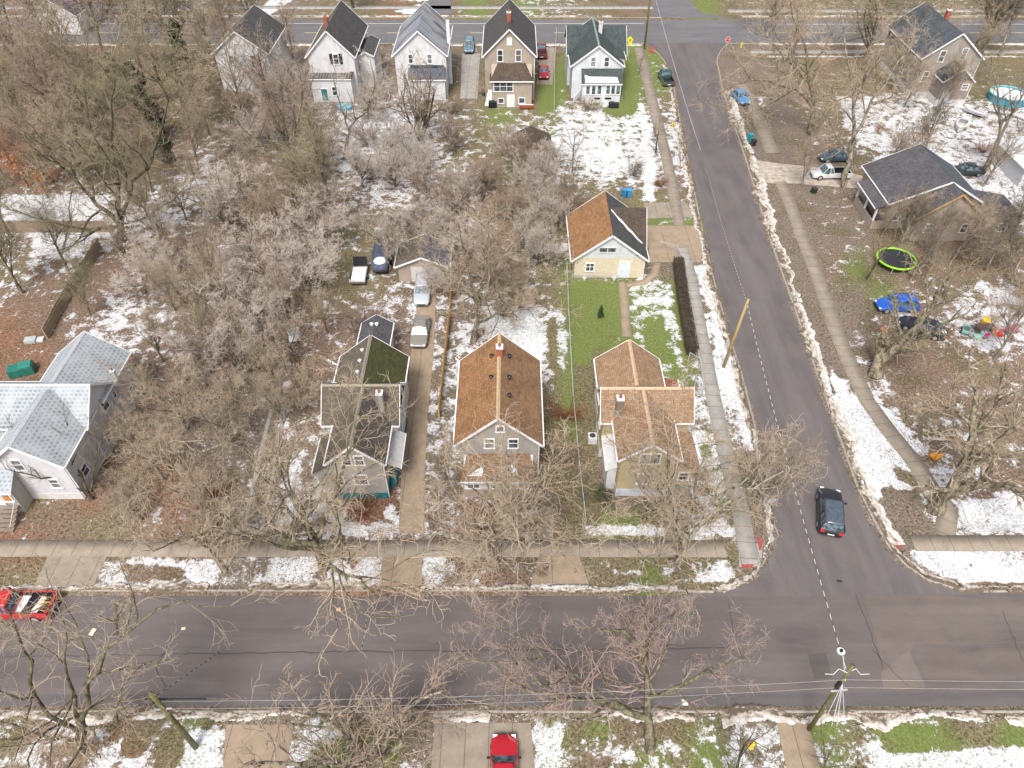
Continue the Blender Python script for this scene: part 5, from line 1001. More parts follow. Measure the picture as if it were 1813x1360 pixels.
# ------------------------------------------------------------------ vehicles
def loft(mb, secs):
    """secs: [(x, [(y, z) ring])] along the length, rings of equal length, closed"""
    n = len(secs[0][1]); b = len(mb.v)
    for x, ring in secs: mb.v += [(x, y, z) for y, z in ring]
    for i in range(len(secs)-1):
        for k in range(n): mb.f.append((b+i*n+k, b+i*n+(k+1) % n, b+(i+1)*n+(k+1) % n, b+(i+1)*n+k))
    mb.f.append(tuple(b+k for k in range(n))[::-1]); mb.f.append(tuple(b+(len(secs)-1)*n+k for k in range(n))); return mb
def car(kind, x, y, head, col, label, L=4.5, Wd=1.8, Hh=1.45, group='parked vehicles', cat='car', name='parked_car', z=0., snow=None, roofcol=None, hatch=False):
    o = thing(name, (x, y, z), R(head), label, cat, group); pm = paint('paint_%d_%d_%d' % tuple(int(c*255) for c in col), col)
    hw = Wd/2; l = L/2; pk = kind == 'pickup'; tall = kind in ('suv', 'van', 'pickup')
    bz = .92 if not tall else 1.05; hz = bz-.1 if not tall else bz-.02; tz = bz if not pk else bz
    def ring(w, zt, zb=.28): return [(-w*.9, zb), (w*.9, zb), (w, zb+.16), (w, zb+(zt-zb)*.62), (w*.94, zt-.04), (w*.62, zt), (-w*.62, zt), (-w*.94, zt-.04), (-w, zb+(zt-zb)*.62), (-w, zb+.16)]
    st = [(-l, ring(hw*.82, tz*.8, .4)), (-l+.12, ring(hw*.95, tz*.97, .32)), (-l+.6, ring(hw, tz)), (-.2*L, ring(hw, tz)), (.1*L, ring(hw, bz)), (.22*L, ring(hw, bz-.02)), (l-.55, ring(hw*.98, hz*.9)), (l-.15, ring(hw*.9, hz*.78, .3)), (l, ring(hw*.76, hz*.66, .36))]
    if pk: st = st[2:3]+st[3:]; st[0] = (-.02*L, ring(hw, bz)); st = [st[0]]+st[2:]
    body = loft(MB(), st).build('body', pm, o, smooth=True, bevel=.03)
    if pk:
        b = MB(); x0, x1 = -l, -.02*L
        b.box(x0,x1,-hw,-hw+.12,.4,1.08).box(x0,x1,hw-.12,hw,.4,1.08).box(x0,x0+.1,-hw+.12,hw-.12,.4,1.06).box(x0+.1,x1,-hw+.12,hw-.12,.4,.62); b.build('cargo_bed', pm, o, bevel=.03); MB().box(x0+.11,x1-.01,-hw+.13,hw-.13,.625,.66).box(x0+.1,x0+.14,-hw+.13,hw-.13,.66,1.04).box(x0+.14,x1,-hw+.12,-hw+.16,.66,1.07).box(x0+.14,x1,hw-.16,hw-.12,.66,1.07).build('bed_liner', M['black'], o)
    if kind == 'sedan': c0, c1, r0, r1 = -.36*L, .2*L, -.2*L, .05*L
    elif kind in ('suv', 'van'): c0, c1, r0, r1 = -.48*L, (.22 if kind == 'suv' else .3)*L, -.43*L, .06*L
    elif kind == 'hatch': c0, c1, r0, r1 = -.46*L, .2*L, -.36*L, .04*L
    else: c0, c1, r0, r1 = -.02*L, .27*L, .02*L, .15*L
    g = MB(); wb = hw*.93; wr = hw*.74; zr = Hh-.05
    lo = [(c0,-wb,bz-.03),(c1,-wb,bz-.05),(c1,wb,bz-.05),(c0,wb,bz-.03)]; up = [(r0,-wr,zr),(r1,-wr,zr),(r1,wr,zr),(r0,wr,zr)]
    g.hexa(lo+up).build('windows', M['blueglass'], o, bevel=.02)
    rf = MB(); rr = [[(-wr, zr), (wr, zr), (wr*1.02, zr+.02), (wr*.7, zr+.075), (0, zr+.09), (-wr*.7, zr+.075), (-wr*1.02, zr+.02)]]
    rn = lambda s, dz=0: [(a*s, b_+dz) for a, b_ in rr[0]]
    loft(rf, [(r0-.06, rn(.93, -.03)), (r0+.1, rn(1.)), ((r0+r1)/2, rn(1.02, .01)), (r1-.08, rn(1.)), (r1+.06, rn(.94, -.03))]).build('roof', pm if roofcol is None else roofcol, o, smooth=True)
    for sy in (-1, 1):
        for a in (0, 1): q = lo[a]; w_ = up[a]; MB().bar((q[0], sy*abs(q[1])*1.01, q[2]), (w_[0], sy*abs(w_[1])*1.02, w_[2]+.03), .07).build('pillar', pm, o)
        xm = (c0+c1)/2-.05*L; MB().bar((xm, sy*wb*1.01, bz), ((r0+r1)/2, sy*wr*1.02, zr+.02), .07).build('pillar', pm, o)
    wrd = .33 if not tall else .37
    for wx in (-.3*L, .31*L):
        for sy in (-1, 1):
            t_ = MB().tube([(wx, sy*(hw-.2), wrd), (wx, sy*(hw+.01), wrd)], wrd, 18).build('wheel', M['rubber'], o, bevel=.03)
            MB().tube([(wx, sy*(hw-.02), wrd), (wx, sy*(hw+.025), wrd)], wrd*.62, 12).build('rim', M['rim'], t_)
    for sy in (-1, 1):
        MB().box(-l-.01, -l+.16, *sorted((sy*hw*.55, sy*hw*.9)), bz*.68, bz*.88).build('taillight', M['red'], o, bevel=.02)
        MB().box(l-.26, l-.03, *sorted((sy*hw*.5, sy*hw*.84)), hz*.62, hz*.78).build('headlight', M['lamp'], o, bevel=.03)
        MB().box(.14*L, .14*L+.14, *sorted((sy*(hw-.02), sy*(hw+.2))), bz+.02, bz+.15).build('mirror', M['black'], o, bevel=.02)
    MB().box(-l-.015, -l+.03, -.26, .26, bz*.5, bz*.5+.13).build('licence_plate', M['white'], o); MB().box(l-.06, l+.015, -.45, .45, .42, .56).build('grille', M['black'], o)
    if snow: MB().cyl(*snow, .3, .2, 14).build('snow', M['snow'], o)
    return o
RW = -.115
car('suv', 26.25, 34.95, 74, (.012, .014, .018), 'black sport utility car with lit red tail lamps driving up the side street', L=4.7, Wd=1.95, Hh=1.72, z=RW, group=None, name='moving_car', roofcol=flat('sky_reflection_roof', (.075, .095, .125), .15, .8, .25))  # black car; roof colour has the bluish sky reflection painted in
car('hatch', 42.0, 62.1, 181, (.015, .10, .50), 'bright blue hatchback parked on leaf litter beside the forked trunk', L=4.5, Wd=1.85, Hh=1.55)
car('sedan', 43.3, 58.3, 146, (.018, .022, .028), 'black sedan parked askew behind the forked trunk, near the blue hatchback', L=4.8, snow=(-1.95, .1, .86, .96))
car('sedan', 36.95, 115.6, -80, (.07, .24, .46), 'sky blue coupe parked half on the far end of the curving walk', L=4.6)
car('pickup', 26.0, 123.3, 94, (.035, .075, .07), 'dark green pickup at the left kerb of the side street', L=5.4, Wd=1.95, Hh=1.8, z=RW)
car('suv', -7.8, 137.2, -90, (.12, .2, .25), 'blue-grey sport utility car left of the beige house', L=4.8, Hh=1.75)
car('pickup', 5.3, 135, 90, (.16, .03, .045), 'maroon pickup parked right of the beige house, nearer the far street', L=5.5, Wd=1.95, Hh=1.8)
car('sedan', 5.4, 125.6, -90, (.36, .02, .03), 'red sedan facing the backyard, parked behind the maroon pickup', L=4.5)
car('suv', -9.95, 64.4, -89, (.42, .45, .50), 'silver car parked nearest the small tan garage', L=4.6, Hh=1.6)
car('sedan', -9.6, 57.6, -91, (.22, .205, .185), 'beige-grey sedan on the long driveway, below the silver car', L=4.7)
car('pickup', -36.7, 26.5, 180, (.5, .015, .02), 'bright red pickup with junk in its bed, cut by the left edge', L=5.4, Wd=1.95, Hh=1.8, z=RW)
car('sedan', -.5, 15.1, 90, (.42, .012, .025), 'bright red car on the near driveway, cut by the bottom edge', L=4.6)
car('pickup', *G(1468, 314), 180, (.62, .63, .64), 'white pickup behind the leaning grey trunk in the muddy driveway', L=5.2, Wd=1.9, Hh=1.75)
car('sedan', *G(1478, 284), 182, (.05, .08, .11), 'dark blue-grey car in the muddy driveway above the white pickup', L=4.7)
car('sedan', *G(1708, 308), 178, (.02, .03, .03), 'dark car parked in snow right of the bungalow roof', L=4.6)
car('sedan', *G(956, 252), -90, (.42, .06, .08), 'red car with its roof showing behind the brown-roofed shed', L=4.4)
j = thing('scrap_board', (-35.6, 26.5, .52), 0, 'pale boards and branches lying in the red pickup bed', 'boards')
MB().hexa([(-1.2,-.7,0),(-.6,-.75,0),(-.3,.7,.12),(-.9,.75,.12),(-1.2,-.7,.04),(-.6,-.75,.04),(-.3,.7,.16),(-.9,.75,.16)]).build('board', M['white'], j)
MB().hexa([(.1,-.7,0),(.6,-.7,0),(.9,.6,.1),(.5,.65,.1),(.1,-.7,.04),(.6,-.7,.04),(.9,.6,.14),(.5,.65,.14)]).build('board', M['white'], j)
m = MB()
for k in range(14): a_ = random.uniform(-.7, .7); m.bar((random.uniform(.3,.9), a_, .1+k*.02), (random.uniform(1.,1.7), a_+random.uniform(-.5,.5), .2+k*.02), .03)
m.build('branches', M['newwood'], j); j['kind'] = 'thing'
# covered boat, trailer, pool, boats
b = thing('covered_boat', (*G(678, 462), 0), R(92), 'boat on a trailer under a dark blue-grey tarp with a round snow patch', 'boat')
loft(MB(), [(x, [(-w, .5), (w, .5), (w*1.05, z*.8), (w*.5, z), (-w*.5, z), (-w*1.05, z*.8)]) for x, w, z in ((-3., .75, 1.2), (-2.2, .95, 1.5), (0, 1.05, 1.6), (1.8, .95, 1.45), (3., .5, 1.15))]).build('tarp', flat('tarp_blue', (.075, .09, .13), .7, .3, .4), b, smooth=True)
MB().cyl(-2.0, 0, 1.42, 1.54, .72, .62, 18).build('snow_patch', M['snow'], b)
for sx in (-.8, .6):
    for sy in (-1.08, 1.08): MB().tube([(sx, sy-.1, .32), (sx, sy+.1, .32)], .32, 14).build('wheel', M['rubber'], b)
b = thing('utility_trailer', (*G(637, 492), 0), R(92), 'small flat trailer with a snow-covered deck beside the covered boat', 'trailer')
MB().box(-1.7,1.5,-.85,.85,.45,.58).build('deck', M['wood'], b); MB().box(-1.6,1.2,-.78,.78,.585,.66).build('snow_cover', M['snow'], b, bevel=.03)
m = MB(); m.bar((-1.7,-.85,.95),(-1.7,.85,.95),.06).bar((-1.7,-.85,.6),(-1.7,-.85,.95),.06).bar((-1.7,.85,.6),(-1.7,.85,.95),.06).bar((-1.7,-.85,.75),(-1.7,.85,.75),.05); m.build('rail', M['white'], b)
MB().hexa([(1.5,-.8,.5),(1.55,-.8,.5),(1.55,.8,.5),(1.5,.8,.5),(1.9,-.8,1.6),(1.95,-.8,1.6),(1.95,.8,1.6),(1.9,.8,1.6)]).build('ramp', M['black'], b)
for sy in (-.95, .95): MB().tube([(-.2, sy-.1, .3), (-.2, sy+.1, .3)], .3, 14).build('wheel', M['rubber'], b)
b = thing('swimming_pool', (*G(1782, 178), 0), 0, 'round above-ground pool with turquoise rim, filled with snow', 'pool')
MB().tube([(0,0,0),(0,0,1.15)], 2.9, 32, False).build('wall', flat('pool_blue', (.05, .3, .42)), b, smooth=True); MB().cyl(0,0,.5,.95,2.84,2.84,32).build('snow', M['snow'], b)
MB().tube([(2.9*math.cos(a), 2.9*math.sin(a), 1.17) for a in np.linspace(0, 6.283, 33)], .11, 6).build('rim', flat('pool_rim', (.12, .48, .55)), b)
def boat(px, py, rz, L, label, mat='white'):
    b = thing('boat', (*G(px, py), 0), R(rz), label, 'boat')
    loft(MB(), [(x*L, [(-w*.6, .25), (w*.6, .25), (w, z), (-w, z)]) for x, w, z in ((-.5, .8, .8), (-.2, .95, .85), (.2, .8, .9), (.42, .35, 1.), (.5, .06, 1.05))]).build('hull', M[mat], b, bevel=.03)
    MB().box(-L*.45, L*.2, -.62, .62, .86, .9).build('cockpit', M['rail'], b); MB().box(-.1*L, -.02*L, -.6, .6, .9, 1.25).build('windscreen', M['glass'], b); return b
boat(1700, 228, -125, 4.2, 'open white boat filled with snow between pool and bungalow', 'found'); boat(1722, 202, 130, 3.4, 'small white boat upturned beside the turquoise pool')
# trampoline
b = thing('trampoline', (*G(1583, 468), 0), 0, 'round black trampoline with lime green rim', 'trampoline'); rr = 2.15
MB().cyl(0,0,.72,.76,rr-.12,rr-.12,36).build('mat', flat('mat_black', (.035, .035, .045), .8, .2, .4), b)
MB().tube([(rr*math.cos(a), rr*math.sin(a), .8) for a in np.linspace(0, 6.283, 37)], .12, 6).build('rim_pad', flat('lime', (.3, .62, .03)), b)
for k in range(6):
    a = k*1.047; MB().bar((rr*math.cos(a), rr*math.sin(a), 0), (rr*math.cos(a), rr*math.sin(a), .78), .06).build('leg', M['metal'], b)
# toys
def toy(nm, px, py, col, label, parts, rz=0, cat='toy'):
    b = thing(nm, (*G(px, py), 0), R(rz), label, cat)
    for pn, c, bx in parts:
        if bx[0] == 'w': MB().tube([(bx[1], bx[2]-.06, .16), (bx[1], bx[2]+.06, .16)], .16, 12).build(pn, M['rubber'], b)
        elif bx[0] == 'c': MB().cyl(*bx[1:]).build(pn, flat('plastic_'+nm+pn, c, .4), b)
        else: MB().box(*bx).build(pn, flat('plastic_'+nm+pn, c, .4), b, bevel=.04)
tealc = (.22, .42, .38)
toy('ride_on_car', 1708, 588, 0, 'grey-teal plastic ride-on car at the left end of the toy row', [('body', tealc, (-.6,.6,-.35,.35,.2,.55)), ('seat', (.1,.14,.13), (-.45,0,-.25,.25,.55,.8)), ('wheel', 0, ('w',-.4,-.36)), ('wheel', 0, ('w',.4,-.36)), ('wheel', 0, ('w',-.4,.36)), ('wheel', 0, ('w',.4,.36))], 60)
toy('play_table', 1740, 586, 0, 'brown-topped plastic play table in the toy row', [('top', (.14,.09,.08), (-1.,1.,-.4,.4,.62,.72)), ('leg', (.1,.1,.1), (-.9,-.75,-.3,.3,0,.62)), ('leg', (.1,.1,.1), (.75,.9,-.3,.3,0,.62))])
toy('sand_box', 1743, 573, 0, 'yellow plastic toy tub behind the brown play table', [('tub', (.8,.5,.01), ('c',0,0,0,.55,.35,.45,14)), ('lid', (.8,.55,.02), ('c',0,0,.55,.62,.48,.4,14))])
toy('toy_slide', 1729, 598, 0, 'pale teal plastic toy slide in front of the play table', [('chute', (.35,.6,.52), (-.4,.4,-.25,.25,.05,.35)), ('ladder', (.35,.6,.52), (.3,.45,-.25,.25,.3,.75))])
toy('toy_scooter', 1745, 597, 0, 'magenta toy ride-on below the play table', [('body', (.6,.02,.3), (-.4,.4,-.15,.15,.15,.4)), ('wheel', 0, ('w',-.3,0)), ('wheel', 0, ('w',.3,0))], 25)
toy('toy_chair', 1759, 593, 0, 'orange plastic child chair right of the play table', [('seat', (.75,.16,.02), (-.22,.22,-.25,.25,.25,.32)), ('backrest', (.75,.16,.02), (-.22,.22,.18,.26,.3,.85)), ('leg', (.7,.14,.02), (-.2,-.12,-.2,.2,0,.25)), ('leg', (.7,.14,.02), (.12,.2,-.2,.2,0,.25))])
toy('toy_chair', 1769, 596, 0, 'red plastic child chair at the right end of the row', [('seat', (.75,.03,.04), (-.22,.22,-.25,.25,.25,.32)), ('backrest', (.75,.03,.04), (-.22,.22,.18,.26,.3,.85)), ('leg', (.7,.03,.03), (-.2,-.12,-.2,.2,0,.25)), ('leg', (.7,.03,.03), (.12,.2,-.2,.2,0,.25))])
toy('toy_car', 1789, 588, 0, 'pink rounded toy car lying in the snow', [('body', (.65,.1,.25), (-.6,.6,-.35,.35,.15,.5)), ('roof', (.7,.2,.35), (-.3,.3,-.3,.3,.5,.85)), ('wheel', 0, ('w',-.4,-.36)), ('wheel', 0, ('w',.4,-.36))], 20)
toy('lawn_chair', 1653, 812, 0, 'small orange lawn chair on the corner walk under the huge tree', [('seat', (.75,.28,.02), (-.4,.4,-.35,.35,.3,.42)), ('backrest', (.75,.33,.02), (-.4,.4,.28,.4,.4,1.)), ('leg', (.3,.12,.02), (-.35,-.27,-.3,.3,0,.3)), ('leg', (.3,.12,.02), (.27,.35,-.3,.3,0,.3))], 200, 'chair')
toy('garden_bench', 932, 192, 0, 'red-brown wooden bench with snowy top behind the beige house', [('seat', (.75,.76,.78), (-1.1,1.1,-.3,.3,.5,.58)), ('backrest', (.3,.07,.03), (-1.1,1.1,-.5,-.42,.2,.75)), ('leg', (.25,.06,.03), (-1.,-.9,-.3,.3,0,.5)), ('leg', (.25,.06,.03), (.9,1.,-.3,.3,0,.5))], 0, 'bench')
toy('grill', 875, 190, 0, 'black covered grill at the left of the beige house back door', [('cover', (.015,.015,.018), (-.9,.4,-.4,.4,0,1.)), ('lid', (.02,.02,.025), ('c',-.2,0,1.,1.2,.4,.15,12))], 0, 'grill')
toy('grill', 891, 188, 0, 'black bagged heap right beside the covered grill, at the beige house', [('cover', (.015,.015,.018), (-.5,.6,-.4,.4,0,.7)), ('snow_patch', (.75,.77,.8), (-.1,.4,-.3,.2,.7,.76))], 0, 'grill')
toy('paddling_pool', 611, 192, 0, 'small turquoise paddling pool in the backyard of the shuttered white house', [('tub', (.03,.33,.5), ('c',0,0,0,.4,1.1,1.2,20)), ('water', (.1,.5,.65), ('c',0,0,.4,.42,1.0,1.0,20))], 0, 'pool')
toy('air_conditioner', 1048, 782, 0, 'white air conditioning unit left of the yellow house', [('case', (.6,.6,.6), (-.4,.4,-.4,.4,.05,.85)), ('fan', (.05,.05,.05), ('c',0,0,.85,.88,.27,.27,16))], 0, 'unit')
toy('fallen_bin', 43, 660, 0, 'dark green tipped bin behind the frosted roof at the left edge', [('body', (.02,.15,.12), (-1.2,1.1,-.6,.6,0,.9)), ('lid', (.03,.2,.16), (-.2,1.,-.55,.55,.9,1.05))], 20, 'bin')
toy('lawn_chair', 523, 604, 0, 'white plastic lawn chair standing in the brush left of the narrow annex', [('seat', (.68,.68,.68), (-.6,.6,-.5,.5,.35,.45)), ('backrest', (.72,.72,.72), (-.6,.6,.5,.6,.45,1.3)), ('leg', (.6,.6,.6), (-.55,-.45,-.4,.4,0,.35)), ('leg', (.6,.6,.6), (.45,.55,-.4,.4,0,.35))], 15, 'chair')
toy('plank', 594, 645, 0, 'long white board lying on the ground beside the mossy-roofed rear wing', [('board', (.65,.65,.65), (-1.1,1.1,-.09,.09,.02,.08))], -35, 'board')
toy('storage_heap', 1086, 190, 0, 'black bagged heap under the porch of the pale blue-white house', [('cover', (.02,.022,.026), (-.8,.8,-.4,.3,0,.75)), ('lid', (.03,.035,.05), (-.7,.1,-.35,.25,.75,.9))], 0, 'heap')
toy('wood_pile', 200, 215, 0, 'small grey woodpile with a little snow in the upper left woods', [('logs', (.2,.16,.12), (-1.4,1.4,-.4,.4,0,.6)), ('snow_patch', (.75,.77,.8), (-1.2,.4,-.35,.3,.6,.66))], 20, 'woodpile')
toy('scrap_heap', 62, 604, 0, 'small grey and white scrap heap on the leaf-strewn yard, left', [('bag', (.4,.42,.43), (-.9,.2,-.4,.4,0,.4)), ('sheet', (.65,.65,.66), (.25,.9,-.3,.35,0,.25))], 10, 'scrap')
def bin_(px, py, col, label, tip=False, h=1.05):
    b = thing('wheelie_bin', (*G(px, py), 0), R(10), label, 'bin', None); c = flat('bin_%d' % int(col[2]*999), col, .5)
    MB().hexa([(-.24,-.28,.06),(.24,-.28,.06),(.24,.28,.06),(-.24,.28,.06),(-.3,-.36,h),(.3,-.36,h),(.3,.36,h),(-.3,.36,h)]).build('body', c, b, bevel=.03)
    MB().box(-.33,.33,-.4,.38,h+.003,h+.09).build('lid', c, b, bevel=.03)
    for s in (-.25, .25): MB().tube([(s-.05,.3,.12),(s+.05,.3,.12)], .12, 10).build('wheel', M['rubber'], b)
bin_(1327, 250, (.02, .28, .33), 'teal wheeled bin standing on the kerb strip'); bin_(1333, 258, (.02, .025, .03), 'black wheeled bin fallen by the teal bin', h=.8)
bin_(1104, 349, (.03, .2, .42), 'blue wheeled bin with snowy lid, left one of the pair behind the garage'); bin_(1113, 349, (.05, .26, .5), 'paler blue wheeled bin, right one of the pair behind the garage')
bin_(1440, 342, (.03, .035, .035), 'low black bin on the muddy yard left of the bungalow', h=.7)
def hydrant(px, py, label):
    b = thing('fire_hydrant', (*G(px, py), 0), 0, label, 'hydrant'); y_ = flat('hydrant_yellow', (.72, .52, .01), .4)
    MB().cyl(0,0,0,.08,.17,n=12).cyl(0,0,.08,.6,.12,n=12).build('barrel', y_, b); MB().cyl(0,0,.6,.72,.15,.05,12).build('bonnet', y_, b)
    for s in (-1, 1): MB().tube([(s*.1,0,.45),(s*.22,0,.45)], .06, 10).build('nozzle', y_, b)
    b.scale = (1.15, 1.15, 1.15)
hydrant(1190, 226, 'yellow fire hydrant in snow beside the side street'); hydrant(1312, 84, 'small yellow fire hydrant near the far stop sign'); hydrant(1329, 1322, 'yellow fire hydrant on the near lawn, bottom edge')
# ------------------------------------------------------------------ signs, poles and cables
def sign_post(b, h, r=.04): MB().cyl(0,0,0,h,r,n=8).build('post', M['metal'], b)
b = thing('stop_sign', (*G(1284, 92), 0), R(0), 'red octagonal stop sign at the far right corner', 'sign'); sign_post(b, 2.1)
def ngon(n, r, rot, y0, y1, z): 
    m = MB(); m.add([(r*math.cos(rot+k*6.2832/n), y0, z+r*math.sin(rot+k*6.2832/n)) for k in range(n)]+[(r*math.cos(rot+k*6.2832/n), y1, z+r*math.sin(rot+k*6.2832/n)) for k in range(n)],
      [tuple(range(n)), tuple(range(n, 2*n))[::-1]]+[(k, k+n, (k+1) % n+n, (k+1) % n) for k in range(n)]); return m
ngon(8, .48, .3927, -.06, -.04, 2.2).build('panel', M['white'], b); ngon(8, .43, .3927, -.065, -.0605, 2.2).build('face', flat('stop_red', (.6, .01, .02)), b)
def text(body, size, loc, parent, mat, rot=(math.pi/2, 0, 0)):
    cu = bpy.data.curves.new('lettering', 'FONT'); cu.body = body; cu.size = size; cu.align_x = 'CENTER'; cu.align_y = 'CENTER'; cu.extrude = .002; cu.materials.append(mat)
    c_ = bpy.data.objects.new('x', cu); me = bpy.data.meshes.new_from_object(c_); bpy.data.objects.remove(c_)
    t_ = link('lettering', me, parent, loc); t_.rotation_euler = rot
text('STOP', .3, (0, -.07, 2.2), b, M['white'])
b = thing('warning_sign', (*G(1112, 108), 0), R(-35), 'fluorescent yellow crossing sign with arrow plaque near the corner pole', 'sign'); sign_post(b, 3.9); fy = flat('sign_yellow', (.75, .72, .01))
ngon(5, .62, math.pi/2, -.07, -.05, 3.6).build('panel', fy, b); MB().hexa([(-.32,-.07,2.62),(.28,-.07,2.72),(.28,-.05,2.72),(-.32,-.05,2.62),(-.28,-.07,2.98),(.32,-.07,3.05),(.32,-.05,3.05),(-.28,-.05,2.98)]).build('plaque', fy, b)
MB().box(-.06,.06,-.076,-.072,3.35,3.8).box(-.18,.18,-.076,-.072,3.55,3.6).build('pictogram', M['black'], b)
b = thing('street_sign', (*G(1357, 912), 0), R(8), 'grey back of a stop sign at the yellow house corner', 'sign'); sign_post(b, 2.1, .035); ngon(8, .38, .3927, .04, .06, 1.95).build('panel', M['metal'], b)
def pole(px, py, h, r, mat, label, lean=(0, 0)):
    x, y = G(px, py); b = thing('utility_pole', (x, y, 0), 0, label, 'pole')
    MB().tube([(0,0,-.2),(lean[0]*.5,lean[1]*.5,h/2),(lean[0],lean[1],h)], [r, r*.85, r*.72], 12).build('shaft', M[mat], b, smooth=True); return b, (x, y)
b1, p1 = pole(1280, 652, 8.75, .17, 'polewood', 'straw-coloured leaning wooden pole between sidewalk and side street', (.55, .0))
b2, p2 = pole(1141, 87, 12.5, .19, 'mosspole', 'dark tall wooden pole at the far left corner', (-.2, 0))
b3, p3 = pole(347, 1323, 8.6, .19, 'mosspole', 'mossy wooden pole leaning over the near street, bottom left', (.05, 0))
b4, p4 = pole(1432, 1292, 8.9, .15, 'mosspole', 'brown wooden pole with streetlight and fan of cables, bottom right', (.1, .4))
MB().bar((.1,.15,7.3),(-.15,1.1,8.6),.05).build('bracket', M['metal'], b4); lm = MB().cyl(-.2,1.35,8.45,8.65,.16,.24,14).build('lamp_head', M['white'], b4); MB().cyl(-.2,1.35,8.65,8.8,.1,n=10).build('photocell', M['black'], lm)
for b_, zc in ((b4, 6.9), (b3, 6.9)):
    MB().tube([(-.22,.1,zc-.3),(-.22,.1,zc+.3)], .14, 12).build('splice_box', M['black'], b_); MB().bar((-.5,-.05,zc-.6),(.5,.05,zc-.6),.08).build('bracket', M['metal'], b_)
MB().cyl(0,0,-.02,.16,.36,.2,12).build('base_collar', M['berm'], b1)
cab = NT('wrapped_cable', .6, .4); at = cab.n('Attribute'); at.attribute_name = 'run'
cab.col(cab.mix(cab.math('LESS_THAN', cab.math('FRACT', cab.math('DIVIDE', at.outputs['Fac'], .8)), .52), (.09, .085, .085), (.55, .54, .5)))
def cable(a, b, r, label, sag=.3, mat=None, wrap=False, n=40):
    a = np.array(a, float); b = np.array(b, float); q = np.linspace(0, 1, n+1)[:, None]; P = a+(b-a)*q; P[:, 2] -= 4*sag*(q[:, 0]*(1-q[:, 0]))
    T = unit(np.gradient(P, axis=0)); V, Q = tubes([(P[None], T[None], np.full((1, n+1), r))], [6])
    me = npmesh('cable', V, Q, cab.m if wrap else (mat or M['rail'])); at = me.attributes.new('run', 'FLOAT', 'POINT'); s = np.linalg.norm(b-a)*np.repeat(np.linspace(0, 1, n+1), 6)
    at.data.foreach_set('value', s.astype(np.float32)); return tag(link('cable', me), label, 'cable', 'overhead cables')
T1 = (p1[0]+.5, p1[1], 8.3); T4 = (p4[0]-.05, p4[1]+.45, 8.2); T3 = (p3[0], p3[1], 8.)
cable(T4, T1, .024, 'black and white spiral-wrapped cable running from the streetlight pole to the straw-coloured pole', .45, wrap=True, n=260)
cable(T1, PY(1248, 290, 96), .024, 'spiral-wrapped cable continuing up the side street from the straw-coloured pole', .3, wrap=True, n=200)
cable(PY(1248, 290, 96), (p2[0], p2[1], 10.5), .03, 'cable between the side street drop and the far corner pole', .5)
cable(T3, PY(440, 1115, 27.5), .03, 'spiral-wrapped cable crossing the near street from the bottom left pole', .15, wrap=True, n=90)
cable(PY(440, 1115, 27.5), (-11, 37, 4.8), .02, 'service drop to the teal-based house', .2)
cable(PY(640, 1152, 21.5), PY(655, 1055, 28), .025, 'thin striped cable crossing the near street at the long driveway', .1, wrap=True, n=50)
for dz in (0, -1.1): cable((p4[0], p4[1]+.1, 7.6+dz), (70, 17.8, 7.6+dz), .009, 'straight grey cable heading to the right edge along the near kerb', .3); cable((p3[0], p3[1]+.1, 7.2+dz), (p4[0], p4[1]+.1, 7.6+dz), .008, 'straight grey cable between the mossy pole and the streetlight pole', .7)
cable((p3[0]-.9, p3[1]+.35, 6.9), (p3[0]+2.6, p3[1]+.35, 6.9), .06, 'black splice tube hung beside the bottom left pole', .02, M['black'])
for a_, b_ in (((-1.6,-1.5,.2),0), ((-.6,-2.,.2),1), ((.3,-2.,.2),2), ((1.9,-1.6,.2),3)): MB().bar((0,.1,7.), (a_[0]*.35, a_[1]*.6-.1, 4.2), .035).build('stay', M['metal'], b4)
for sx in (-1, 1): MB().tube([(0,.3,8.1),(sx*.5,.45,8.3),(sx*.8,.25,8.0),(sx*1.3,.25,8.05)], .018, 6).build('cable_arm', M['white'], b4)
# ------------------------------------------------------------------ fences
mesh_m = NT('chain_mesh', .5, .4); uv = mesh_m.tc('UV'); sp = mesh_m.n('SeparateXYZ'); mesh_m.l(uv, sp.inputs[0])
d1 = mesh_m.math('FRACT', mesh_m.math('MULTIPLY', mesh_m.math('ADD', sp.outputs[0], sp.outputs[1]), 9.)); d2 = mesh_m.math('FRACT', mesh_m.math('MULTIPLY', mesh_m.math('SUBTRACT', sp.outputs[0], sp.outputs[1]), 9.))
mesh_m.l(mesh_m.math('MAXIMUM', mesh_m.math('LESS_THAN', d1, .1), mesh_m.math('LESS_THAN', d2, .1)), mesh_m.b.inputs['Alpha']); mesh_m.b.inputs['Base Color'].default_value = (.4, .4, .38, 1)
def chain(pts, h, label):
    P = dens(pts, 2.6); b = thing('chain_link_fence', (0, 0, 0), 0, label, 'fence')
    m = MB(); tr = MB()
    for q in P: MB().cyl(q[0], q[1], 0, h+.06, .035, n=8).build('post', M['metal'], b)
    for a_, c_ in zip(P[:-1], P[1:]): tr.bar((*a_, h), (*c_, h), .05); m.add([(*a_, .03), (*c_, .03), (*c_, h), (*a_, h)], [(0,1,2,3)])
    tr.build('top_rail', M['metal'], b); m.build('mesh_panel', mesh_m.m, b)
chain(Gp([(1003,478),(1006,560),(1013,700),(1024,830),(1036,935)]), 1.15, 'long chain-link fence left of the bright green lawn and yellow house')
chain(Gp([(1690,900),(1705,943),(1830,943)]), 1.1, 'low chain-link fence around the snowy corner yard at the right edge')
chain(Gp([(1013,495),(1095,497)]), .7, 'low wire edging in front of the cream garage bed'); chain(Gp([(1228,690),(1243,700),(1236,650),(1218,640)]), 1.2, 'short chain-link gate at the right rear of the yellow house')
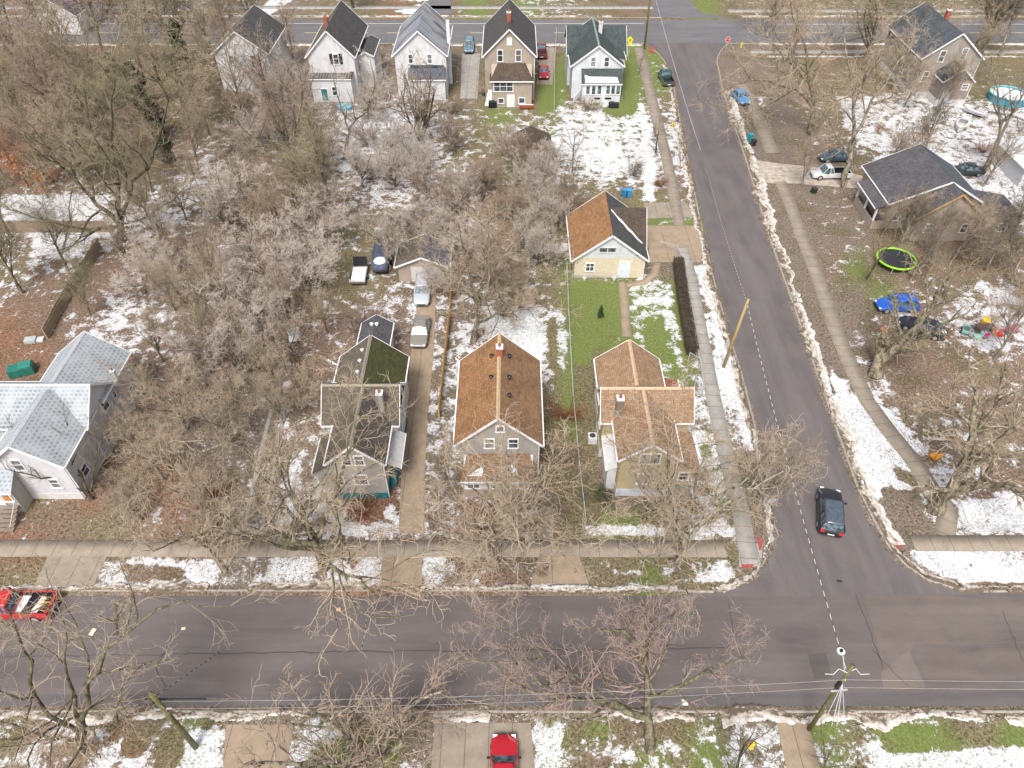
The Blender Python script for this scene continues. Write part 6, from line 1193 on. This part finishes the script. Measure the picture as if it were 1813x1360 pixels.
chain(Gp([(1168,440),(1197,448),(1207,470),(1220,560),(1236,650)]), 1.0, 'chain-link fence along the hedge beside the side walk')
chain(Gp([(985,60),(982,120),(981,200)]), 1.1, 'thin chain-link fence between the beige and pale blue-white house lawns')
def board_fence(pts, h, mat, label, w=.16):
    P = dens(pts, 2.4); b = thing('wooden_fence', (0, 0, 0), 0, label, 'fence')
    for a_, c_ in zip(P[:-1], P[1:]):
        m = MB(); L_ = np.linalg.norm(c_-a_); n = int(L_/w)
        for k in range(n):
            q = a_+(c_-a_)*(k+.5)/n; d = (c_-a_)/L_*(w*.46); hh = h+random.uniform(-.03, .03); nn = np.array([-d[1], d[0]])/np.linalg.norm(d)*.012
            m.hexa([(*(q-d-nn), .05), (*(q+d-nn), .05), (*(q+d+nn), .05), (*(q-d+nn), .05), (*(q-d-nn), hh), (*(q+d-nn), hh), (*(q+d+nn), hh), (*(q-d+nn), hh)])
        pn = m.build('board_panel', mat, b); pn['kind'] = 'stuff'
        r_ = MB()
        for z_ in (.35, h-.3): nn = np.array([-(c_-a_)[1], (c_-a_)[0]])/L_*.045; r_.bar((*(a_+nn), z_), (*(c_+nn), z_), .06, .09)
        r_.build('rail', mat, b)
    for q in P: MB().box(q[0]-.06, q[0]+.06, q[1]-.06, q[1]+.06, 0, h+.08).build('post', mat, b)
board_fence(Gp([(800,500),(797,560),(788,640),(778,740)]), 1.5, M['newwood'], 'new yellow wooden fence along the right side of the long driveway')
board_fence(Gp([(622,402),(738,403)]), 1.8, M['wood'], 'grey wooden privacy fence behind the covered boat')
board_fence(Gp([(-60,412),(95,412),(195,412)]), 1.7, flat('brown_wood', (.28, .21, .155)), 'weathered brown horizontal fence in the left woods')
board_fence(Gp([(180,440),(140,500),(105,560),(85,600)]), 1.4, flat('brown_wood2', (.33, .27, .19)), 'weathered wooden fence running down toward the grey cross-gabled house')
# litter on the road
def litter(px, py, w, l, rz, col, label, z=-.10):
    o_ = tag(MB().hexa([(-w/2,-l/2,0),(w/2,-l/2,0),(w/2,l/2,.02),(-w/2,l/2,.01),(-w/2,-l/2,.02),(w/2,-l/2,.015),(w/2,l/2,.05),(-w/2,l/2,.03)]).build('cardboard_scrap', flat('scrap%d' % int(px), col, .8), None), label, 'litter'); o_.location = (*G(px, py), z); o_.rotation_euler = (0, 0, R(rz))
litter(163, 1118, .35, .55, -15, (.6, .56, .42), 'flat cream cardboard scrap on the near street'); litter(599, 1078, .32, .25, 20, (.65, .32, .2), 'orange scrap on the near street by the driveway apron')
litter(324, 1112, .3, .2, 10, (.6, .55, .4), 'small cream scrap on the near street'); litter(1487, 1028, .4, .15, -10, (.02, .02, .02), 'black scrap in the road junction'); litter(1213, 1243, .4, .4, 0, (.55, .55, .5), 'pale round cover at the near gutter', -.09)
